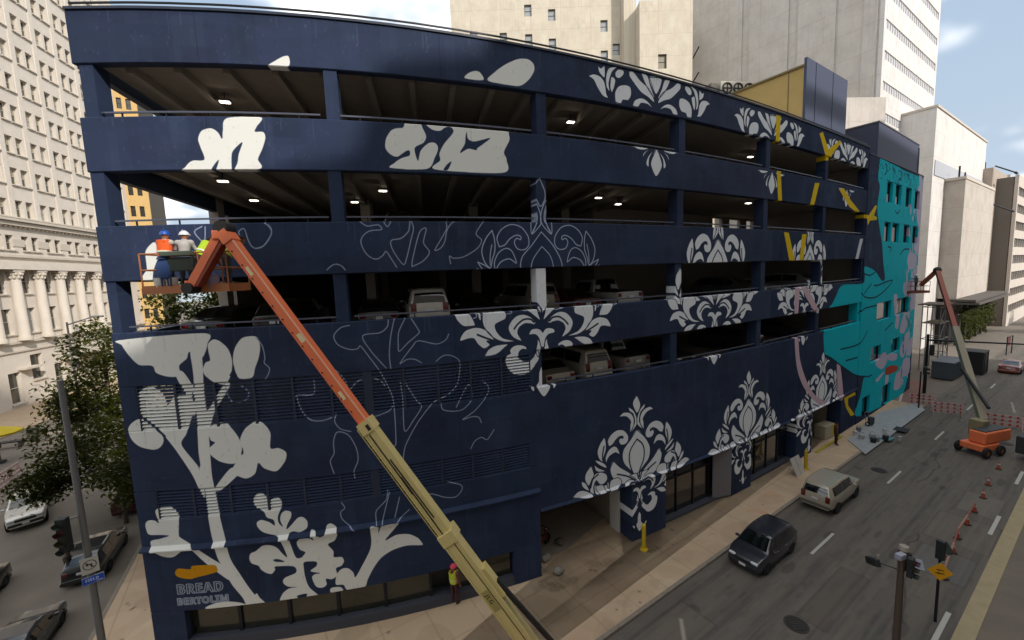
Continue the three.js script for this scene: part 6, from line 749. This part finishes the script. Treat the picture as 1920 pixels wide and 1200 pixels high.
{ // street corner signals, bottom right of the road
  const o = thing('signal_pole', 'short brown signal pole with two heads, side arm and crossing signal', 'signal pole', [13.5, 0, -13.35], 0.3); o.scale.setScalar(0.66);
  mesh('pole', rod([0, 0, 0], [0, 5.0, 0], 0.17, 0.14, 12), plain('#4a3c33', 0.7), o); mesh('cap', cyl(0.2, 0.24, 0.22, 14, 0.42, 5.3, -0.15), plain('#8b8379', 0.6), o); mesh('mast_top', rod([0.42, 4.3, -0.15], [0.42, 5.2, -0.15], 0.22, 0.22, 12), plain('#4a3c33', 0.7), o);
  signalHead('signal', o, 0.1, 4.6, 0.35, 0.2, 3); signalHead('signal', o, 0.62, 4.5, -0.1, 1.9, 3); mesh('box', rbox(0.5, 0.3, 0.3, 0.04, -0.1, 5.05, 0), plain('#8f93a0', 0.5), o);
  mesh('side_arm', rod([0, 4.2, 0], [-1.75, 5.1, -0.1], 0.045), galv, o); const c = signalHead('crossing_signal', o, -2.1, 5.2, -0.1, 1.2, 2); c.rotation.z = 1.2; mesh('camera_mount', [new THREE.SphereGeometry(0.12, 10, 8).translate(-1.75, 5.15, -0.1), cyl(0.05, 0.05, 0.25, 8, -1.72, 5.35, -0.1)], plain('#8d857a', 0.6), o);
  const pl = flatSign(1.5, 0.45, (k, w, h) => { k.fillStyle = '#9aa0b2'; k.fillRect(0, 0, w, h); k.strokeStyle = '#b7bccb'; k.lineWidth = 6; k.strokeRect(3, 3, w - 6, h - 6); }); mesh('name_plate', box(1.25, 0.5, 0.04), [signBack, signBack, signBack, signBack, pl, signBack], o, [1.15, 4.3, 0.0], [-0.5, 0.1, -0.35]);
}
{ const o = thing('signal_pole', 'thin dark pole with green signal back and yellow pedestrian warning sign', 'signal pole', [15.7, 0, -14.1], -0.5); o.scale.setScalar(0.68); mesh('pole', rod([0, 0, 0], [0, 4.6, 0], 0.07, 0.06, 10), steelDark, o); signalHead('signal', o, 0, 4.3, 0, 2.4, 3); mesh('shroud', new THREE.ConeGeometry(0.35, 0.6, 4).translate(0.25, 4.5, -0.1), plain('#1e2a25', 0.7), o);
  const ws = flatSign(0.75, 0.75, (c, w, h) => { c.fillStyle = '#c88f08'; c.fillRect(0, 0, w, h); c.save(); c.translate(w / 2, h / 2); c.rotate(-Math.PI / 4); c.fillStyle = '#2a1f0a'; for (const [x, s] of [[-34, 1], [30, 0.85]]) { c.beginPath(); c.arc(x, -52 * s, 13 * s, 0, 7); c.fill(); c.fillRect(x - 13 * s, -36 * s, 26 * s, 48 * s); c.fillRect(x - 15 * s, 8 * s, 11 * s, 52 * s); c.fillRect(x + 5 * s, 8 * s, 11 * s, 52 * s); c.fillRect(x - 28 * s, -30 * s, 56 * s, 10 * s); } c.restore(); });
  mesh('warning_sign', box(0.75, 0.75, 0.03).rotateZ(Math.PI / 4).translate(0, 3.1, 0.12), [signBack, signBack, signBack, signBack, ws, signBack], o); }
{ // far crossing signals beside the drop cloth, mast arm across the road
  const o = thing('signal_pole', 'far black mast arm signal pole beside the teal painted end', 'signal pole', [42.6, 0, -41.0]); mesh('pole', rod([0, 0, 0], [0, 6.2, 0], 0.14, 0.11, 10), steelDark, o); mesh('mast_arm', rod([0, 5.6, 0], [12.8, 4.7, 1.6], 0.1, 0.06, 8), steelDark, o); const s = signalHead('signal', o, 11.2, 4.35, 1.4, 0.6, 3); s.rotation.z = 1.45; signalHead('signal', o, 0.2, 4.6, 0.3, 2.2, 3);
  const q = thing('signal_pole', 'far thin pole with crossing signal beside the red paving', 'signal pole', [37.4, 0, -36.4]); mesh('pole', rod([0, 0, 0], [0, 3.6, 0], 0.06, 0.05, 8), steelDark, q); signalHead('crossing_signal', q, 0.25, 3.7, 0.1, 0.8, 2); }
// barricades
const whiteRed = plain('#b39a96', 0.7), redBand = plain('#a23a33', 0.7);
function barricade(x, z, turn, L, label, group) { const o = thing('barricade', label, 'barricade', [x, 0.004, z], turn, group); for (const y of [0.35, 0.68, 1.0]) { const b = mesh('board', box(L, 0.2, 0.04, 0, y, 0), whiteRed, o); for (let i = 0; i < Math.floor(L / 0.4); i++) mesh('stripe', box(0.14, 0.19, 0.012, -L / 2 + 0.25 + i * 0.4, y, 0.024), redBand, b); } for (const s of [-1, 1]) { mesh('leg', [bar([s * L * 0.44, 0, -0.3], [s * L * 0.44, 1.08, 0.0], 0.05), bar([s * L * 0.44, 0, 0.3], [s * L * 0.44, 1.08, 0.0], 0.05)], whiteRed, o); } return o; }
const BG = 'barricades across the far road';
barricade(38.6, -37.3, -0.6, 1.9, 'red and white barricade beside the far crossing signal', BG); barricade(38.3, -34.8, -0.6, 2.0, 'red and white barricade left of the orange lift body', BG); barricade(39.3, -31.5, -0.7, 2.2, 'red and white barricade behind the orange lift body', BG); barricade(-37.6, -28.8, -1.1, 2.2, 'red and white barricade on the brick crossing by the office building', 'barricades on the left street'); barricade(-36.2, -27.2, -1.1, 2.0, 'second red and white barricade on the brick crossing, towards the pickup', 'barricades on the left street');
// tape line of channel posts along the closed lane
const coneO = plain('#9a3c28', 0.7), coneB = plain('#1b1a1a', 0.8);
[[18.24, -16.17], [20.3, -17.7], [21.56, -18.66], [23.2, -19.7], [24.76, -20.73], [26.7, -22.0], [28.51, -23.29], [31.32, -25.11]].forEach(([x, z], i) => { const o = thing('traffic_cone', 'orange traffic cone in the row along the closed lane', 'traffic cone', [x, 0.004, z], i, 'cones along the closed lane'); o.scale.setScalar(0.72); mesh('base', rbox(0.36, 0.05, 0.36, 0.02, 0, 0.03, 0), coneB, o); mesh('cone', cyl(0.03, 0.12, 0.66, 14, 0, 0.38, 0), coneO, o); mesh('reflective_band', cyl(0.068, 0.092, 0.14, 14, 0, 0.48, 0), plain('#b3a79c', 0.5), o); });
for (const [i, [a, b]] of [[[18.24, -16.17], [20.3, -17.7]], [[20.3, -17.7], [21.56, -18.66]], [[21.56, -18.66], [23.2, -19.7]], [[23.2, -19.7], [24.76, -20.73]]].entries()) { const o = mesh('barrier_bar', [rod([a[0], 0.52, a[1]], [b[0], 0.52, b[1]], 0.04), ...[0.15, 0.4, 0.65].map((t) => rod([a[0] + (b[0] - a[0]) * t, 0.52, a[1] + (b[1] - a[1]) * t], [a[0] + (b[0] - a[0]) * (t + 0.12), 0.52, a[1] + (b[1] - a[1]) * (t + 0.12)], 0.043))], plain(i % 2 ? '#7e4a40' : '#96705f', 0.7)); tag(o, 'thin striped bar resting on the cones of the closed lane', 'barrier bar', 'bars on the cones'); }
// painters' drop cloth and gear by the teal end
structure(mesh('drop_cloth', slab([[25.6, -30.1], [24.8, -27.6], [37.4, -35.8], [38.6, -37.8], [33, -35.6]].map(([x, z]) => [x, z]), 0.125, 0.17, 3), surface('#7f8488', '#a0a5a9', 14, 97, 0.8, 0.01)));
for (let i = 0; i < 9; i++) { const x = 26.5 + 3.2 * hash2(i, 71), z = -29.2 - 2.6 * hash2(i, 72), r = 0.13 + 0.09 * hash2(i, 73), tn = ['grey', 'black', 'white', 'dark grey'][i % 4], o = thing('paint_bucket', tn + ' paint bucket standing on the painters drop cloth', 'bucket', [x, 0.172, z], 0, tn + ' buckets on the drop cloth'); mesh('pail', cyl(r, r * 0.86, 0.34, 14, 0, 0.17, 0), plain(['#9b9d9c', '#1c1d20', '#b3b5b4', '#6f7478'][i % 4], 0.6), o); mesh('handle', new THREE.TorusGeometry(r, 0.01, 5, 12, Math.PI).translate(0, 0.32, 0), steelDark, o); }
{ const o = thing('paint_tray', 'turquoise paint tray on the painters drop cloth', 'tray', [28.6, 0.172, -30.0], 0.5); mesh('pan', rbox(0.9, 0.08, 0.6, 0.03, 0, 0.04, 0), plain('#1b8d9a', 0.4), o); mesh('lip', new THREE.TorusGeometry(0.4, 0.03, 6, 4).rotateX(Math.PI / 2).rotateY(0.785).translate(0, 0.09, 0), plain('#8b9296', 0.5), o); const q = thing('rubber_mat', 'dark square mat lying on the drop cloth', 'mat', [31.2, 0.172, -31.6], 0.6); mesh('sheet', rbox(1.1, 0.03, 0.8, 0.01, 0, 0.016, 0), plain('#23262b', 0.9), q); mesh('edge', [box(1.1, 0.04, 0.05, 0, 0.03, 0.38), box(1.1, 0.04, 0.05, 0, 0.03, -0.38)], plain('#2e3238', 0.9), q);
  const cart = thing('paint_cart', 'wheeled paint sprayer cart on the drop cloth', 'cart', [29.6, 0.172, -32.6], 0.4); mesh('tank', cyl(0.22, 0.22, 0.5, 14, 0, 0.5, 0), plain('#42464b', 0.5, 0.4), cart); mesh('frame', [rod([-0.25, 0.1, -0.2], [-0.25, 1.1, -0.35], 0.02), rod([0.25, 0.1, -0.2], [0.25, 1.1, -0.35], 0.02), rod([-0.25, 1.1, -0.35], [0.25, 1.1, -0.35], 0.02)], galv, cart); for (const s of [-1, 1]) mesh('wheel', new THREE.TorusGeometry(0.13, 0.045, 8, 16).rotateY(Math.PI / 2).translate(s * 0.28, 0.17, -0.1), rubber, cart); }
// yellow bollards, white board, kerb paint at the entries
const bollY = plain('#b59a12', 0.55);
for (const [x, z, l] of [[6.05, -18.6, 'yellow bollard in front of the first navy pier with white damask'], [19.3, -25.9, 'yellow bollard beside the leaning white board']]) { const o = thing('bollard', l, 'bollard', [x, 0.12, z]); mesh('post', cyl(0.1, 0.1, 1.25, 14, 0, 0.62, 0), bollY, o); mesh('cap', new THREE.SphereGeometry(0.1, 14, 6, 0, 7, 0, 1.57).translate(0, 1.245, 0), bollY, o); mesh('base', cyl(0.17, 0.2, 0.08, 14, 0, 0.04, 0), bollY, o); }
{ const o = thing('white_board', 'white square board leaning by the yellow bollard', 'board', [18.5, 0.122, -25.2], 0.55); mesh('panel', rbox(1.15, 1.15, 0.04, 0.015, 0, 0.56, 0).rotateX(-0.4), plain('#a9a6a0', 0.7), o); mesh('crease', box(0.02, 1.1, 0.012, 0, 0.56, 0.026).rotateX(-0.4), plain('#77756f', 0.8), o); mesh('prop', rod([0, 0, -0.75], [0, 0.85, -0.4], 0.02), galv, o); }
{ const o = thing('traffic_block', 'white and yellow concrete block at the second garage entry', 'concrete block', [24.4, 0.122, -30.9], 0.5); mesh('block', rbox(1.5, 1.1, 0.8, 0.06, 0, 0.55, 0), plain('#a19a84', 0.85), o); mesh('yellow_end', rbox(0.5, 0.9, 0.82, 0.04, 0.52, 0.62, 0.0), bollY, o); }
structure(mesh('kerb_yellow', slab([fp(38.8, 0.35), fp(43.6, 0.35), fp(43.6, 0.15), fp(38.8, 0.15)], 0.122, 0.2, 3), plain('#9c8a26', 0.7)));
// clutter in the first entry
[[1.7, -17.2, 'grey', '#6f6c66'], [1.2, -18.1, 'white', '#8a8882'], [2.0, -19.2, 'pale', '#63605a']].forEach(([x, z, n, c], i) => { const o = thing('trash_bag', n + ' bag of rubbish lying in the garage entry', 'bag', [x, 0.12, z], i); o.scale.setScalar(0.62); const g = new THREE.IcosahedronGeometry(0.34, 3), p = g.attributes.position; for (let k = 0; k < p.count; k++) { const s = 0.8 + 0.4 * vnoise(p.getX(k) * 5 + i * 9, p.getZ(k) * 5 + p.getY(k) * 3, i); p.setXYZ(k, p.getX(k) * s * 1.2, Math.max(-0.26, p.getY(k) * s * 0.8), p.getZ(k) * s); } g.computeVertexNormals(); mesh('sack', g.translate(0, 0.26, 0), plain(c, 0.6), o); mesh('knot', cyl(0.03, 0.08, 0.12, 8, 0, 0.52, 0), plain(c, 0.6), o); });
{ const o = thing('scooter', 'dark scooter standing in the garage entry', 'scooter', [1.0, 0.12, -18.9], 0.9); for (const x of [-0.55, 0.55]) mesh('wheel', new THREE.TorusGeometry(0.22, 0.06, 8, 18).translate(x, 0.28, 0), rubber, o); mesh('body', [rbox(0.9, 0.25, 0.28, 0.08, -0.15, 0.55, 0), bar([0.5, 0.3, 0], [0.4, 0.95, 0], 0.09), rbox(0.5, 0.1, 0.26, 0.04, -0.3, 0.74, 0)], plain('#5a2a26', 0.4), o); mesh('handlebar', rod([0.4, 0.98, -0.3], [0.4, 0.98, 0.3], 0.02), steelDark, o); mesh('headlight', new THREE.SphereGeometry(0.07, 10, 8).translate(0.48, 0.88, 0), lampGlass, o);
  const q = copyOf(o, [-23.0, 0.004, -15.9], 2.2, 'dark scooter beside the black saloon on the left street'); }
// scaffold, generator and planters beyond the garage
{ const o = thing('scaffold', 'steel scaffold tower beyond the teal garage end', 'scaffold', [53.2, 0, -50.4], 0.55); const H = 8.2; for (const x of [-2, 0, 2]) for (const z of [-0.8, 0.8]) mesh('standard', rod([x, 0, z], [x, H, z], 0.05), galv, o); for (const y of [2, 4, 6, 8]) { for (const z of [-0.8, 0.8]) mesh('ledger', rod([-2, y, z], [2, y, z], 0.045), galv, o); for (const x of [-2, 0, 2]) mesh('transom', rod([x, y, -0.8], [x, y, 0.8], 0.045), galv, o); mesh('brace', rod([-2, y - 2, 0.8], [0, y, 0.8], 0.04), galv, o); mesh('brace', rod([2, y - 2, 0.8], [0, y, 0.8], 0.04), galv, o); } mesh('deck', box(4, 0.06, 1.5, 0, 6.06, 0), plain('#6b5a44', 0.9), o); mesh('roof_sheet', box(4.6, 0.12, 2.4, 0, H + 0.1, 0), plain('#4a3f38', 0.8), o);
  const g = thing('generator', 'grey blue site container below the scaffold', 'container', [51.0, 0, -46.6], 0.55); mesh('body', rbox(4.4, 1.9, 1.8, 0.05, 0, 1.05, 0), plain('#454d57', 0.6), g); for (let i = 0; i < 10; i++) mesh('rib', box(0.08, 1.7, 0.05, -2 + i * 0.44, 1.05, 0.92), plain('#3c444e', 0.6), g); mesh('lid', box(4.5, 0.1, 1.9, 0, 2.04, 0), plain('#5a626c', 0.6), g); mesh('foot', [box(0.2, 0.15, 1.7, -1.8, 0.07, 0), box(0.2, 0.15, 1.7, 1.8, 0.07, 0)], steelDark, g);
  const d = thing('skip', 'black rubbish container beside the scaffold', 'container', [55.6, 0, -48.0], 0.55); mesh('body', rbox(2.6, 2.6, 2.0, 0.06, 0, 1.35, 0), plain('#15171b', 0.7), d); mesh('lid', rbox(2.7, 0.1, 2.1, 0.03, 0, 2.7, 0), plain('#22252a', 0.7), d); for (const s of [-1, 1]) mesh('rib', box(0.1, 2.4, 0.06, s * 0.8, 1.35, 1.02), steelDark, d); }
{ const o = thing('stop_board', 'dark red sign frame standing on the far pavement', 'sign', [70.5, 0, -56.6], 0.5); mesh('frame', [rod([-1.3, 0, 0], [-1.3, 2.6, 0], 0.06), rod([1.3, 0, 0], [1.3, 2.6, 0], 0.06), rod([-1.3, 2.6, 0], [1.3, 2.6, 0], 0.06)], steelDark, o); mesh('panel', box(1.6, 1.2, 0.06, -0.5, 1.9, 0), plain('#4d1517', 0.7), o);
  const q = car('parked_car', 'sedan', '#7a3b30', 'small red car far down the street beside the red sign frame', 'car', [60.3, 0.004, -48.0], away); }
{ const o = thing('market_umbrella', 'yellow parasol on the pavement before the office building', 'umbrella', [-42.6, 0.12, -32.2]); mesh('pole', rod([0, 0, 0], [0, 2.9, 0], 0.03), steelDark, o); mesh('canopy', new THREE.ConeGeometry(1.5, 0.6, 8).translate(0, 2.75, 0), plain('#b09c10', 0.8), o); mesh('valance', new THREE.CylinderGeometry(1.5, 1.5, 0.14, 8, 1, true).translate(0, 2.4, 0), new THREE.MeshStandardMaterial({ color: '#a08c10', side: THREE.DoubleSide }), o); mesh('base', cyl(0.3, 0.35, 0.12, 14, 0, 0.06, 0), steelDark, o); }
[[-47.5, -39], [-45.8, -35.4], [-44.2, -37.2], [-49, -44]].forEach(([x, z], i) => { const o = thing('planter_bench', ['low stone bench by the office doors', 'dark planter box beside the parasol', 'stone planter near the far pavement kerb', 'long stone seat further along the far pavement'][i], 'bench', [x, 0.12, z], 0.4 * i); mesh('seat', rbox(1.9, 0.12, 0.6, 0.03, 0, 0.48, 0), plain(i % 2 ? '#2c2826' : '#7b7268', 0.8), o); for (const s of [-0.75, 0.75]) mesh('leg', rbox(0.2, 0.42, 0.5, 0.03, s, 0.21, 0), plain('#4a443e', 0.8), o); });
{ const o = thing('utility_box', 'pale utility cabinet at the foot of the garage corner', 'cabinet', [-17.0, 0.12, -20.2], 0.3); mesh('cabinet', rbox(0.7, 1.3, 0.5, 0.03, 0, 0.7, 0), plain('#8f8f8c', 0.6), o); mesh('door_seam', box(0.015, 1.1, 0.02, 0, 0.7, 0.25), plain('#5c5c5a', 0.6), o); mesh('plinth', box(0.78, 0.1, 0.56, 0, 0.05, 0), plain('#6b6863', 0.9), o); }
{ const o = thing('message_trailer', 'dark roadside message trailer with yellow panel at the pavement edge', 'trailer', [34.7, 0.004, -26.2], 0.4); mesh('cabinet', rbox(1.6, 1.2, 0.9, 0.06, 0, 1.1, 0), plain('#24272a', 0.6), o); mesh('panel', rbox(1.0, 0.7, 0.08, 0.02, 0.1, 0.75, 0.5), plain('#9a9430', 0.6), o); for (const s of [-0.8, 0.8]) mesh('wheel', new THREE.TorusGeometry(0.25, 0.09, 8, 16).translate(s, 0.34, 0.5), rubber, o); mesh('mast', rod([0, 1.6, 0], [0, 2.6, 0], 0.06), galv, o); }
[[16.5, -6.2, 'iron manhole cover in the middle lane'], [34, -8.4, 'iron manhole cover in the kerb lane near the drop cloth'], [46, -4.4, 'iron manhole cover past the orange lift body']].forEach(([a, n, l]) => { const p = st(a, n), o = thing('manhole_cover', l, 'manhole cover', [p[0], 0.006, p[1]]); mesh('ring', new THREE.CylinderGeometry(0.42, 0.42, 0.02, 24).translate(0, 0.005, 0), plain('#3b3835', 0.7, 0.4), o); mesh('lid', new THREE.CylinderGeometry(0.35, 0.35, 0.02, 24).translate(0, 0.012, 0), plain('#2c2a29', 0.6, 0.5), o); for (let i = 0; i < 5; i++) mesh('rib', box(0.5, 0.012, 0.03, 0, 0.026, -0.2 + i * 0.1), plain('#45423f', 0.6, 0.5), o); });
shade(scene);
renderer.render(scene, camera);
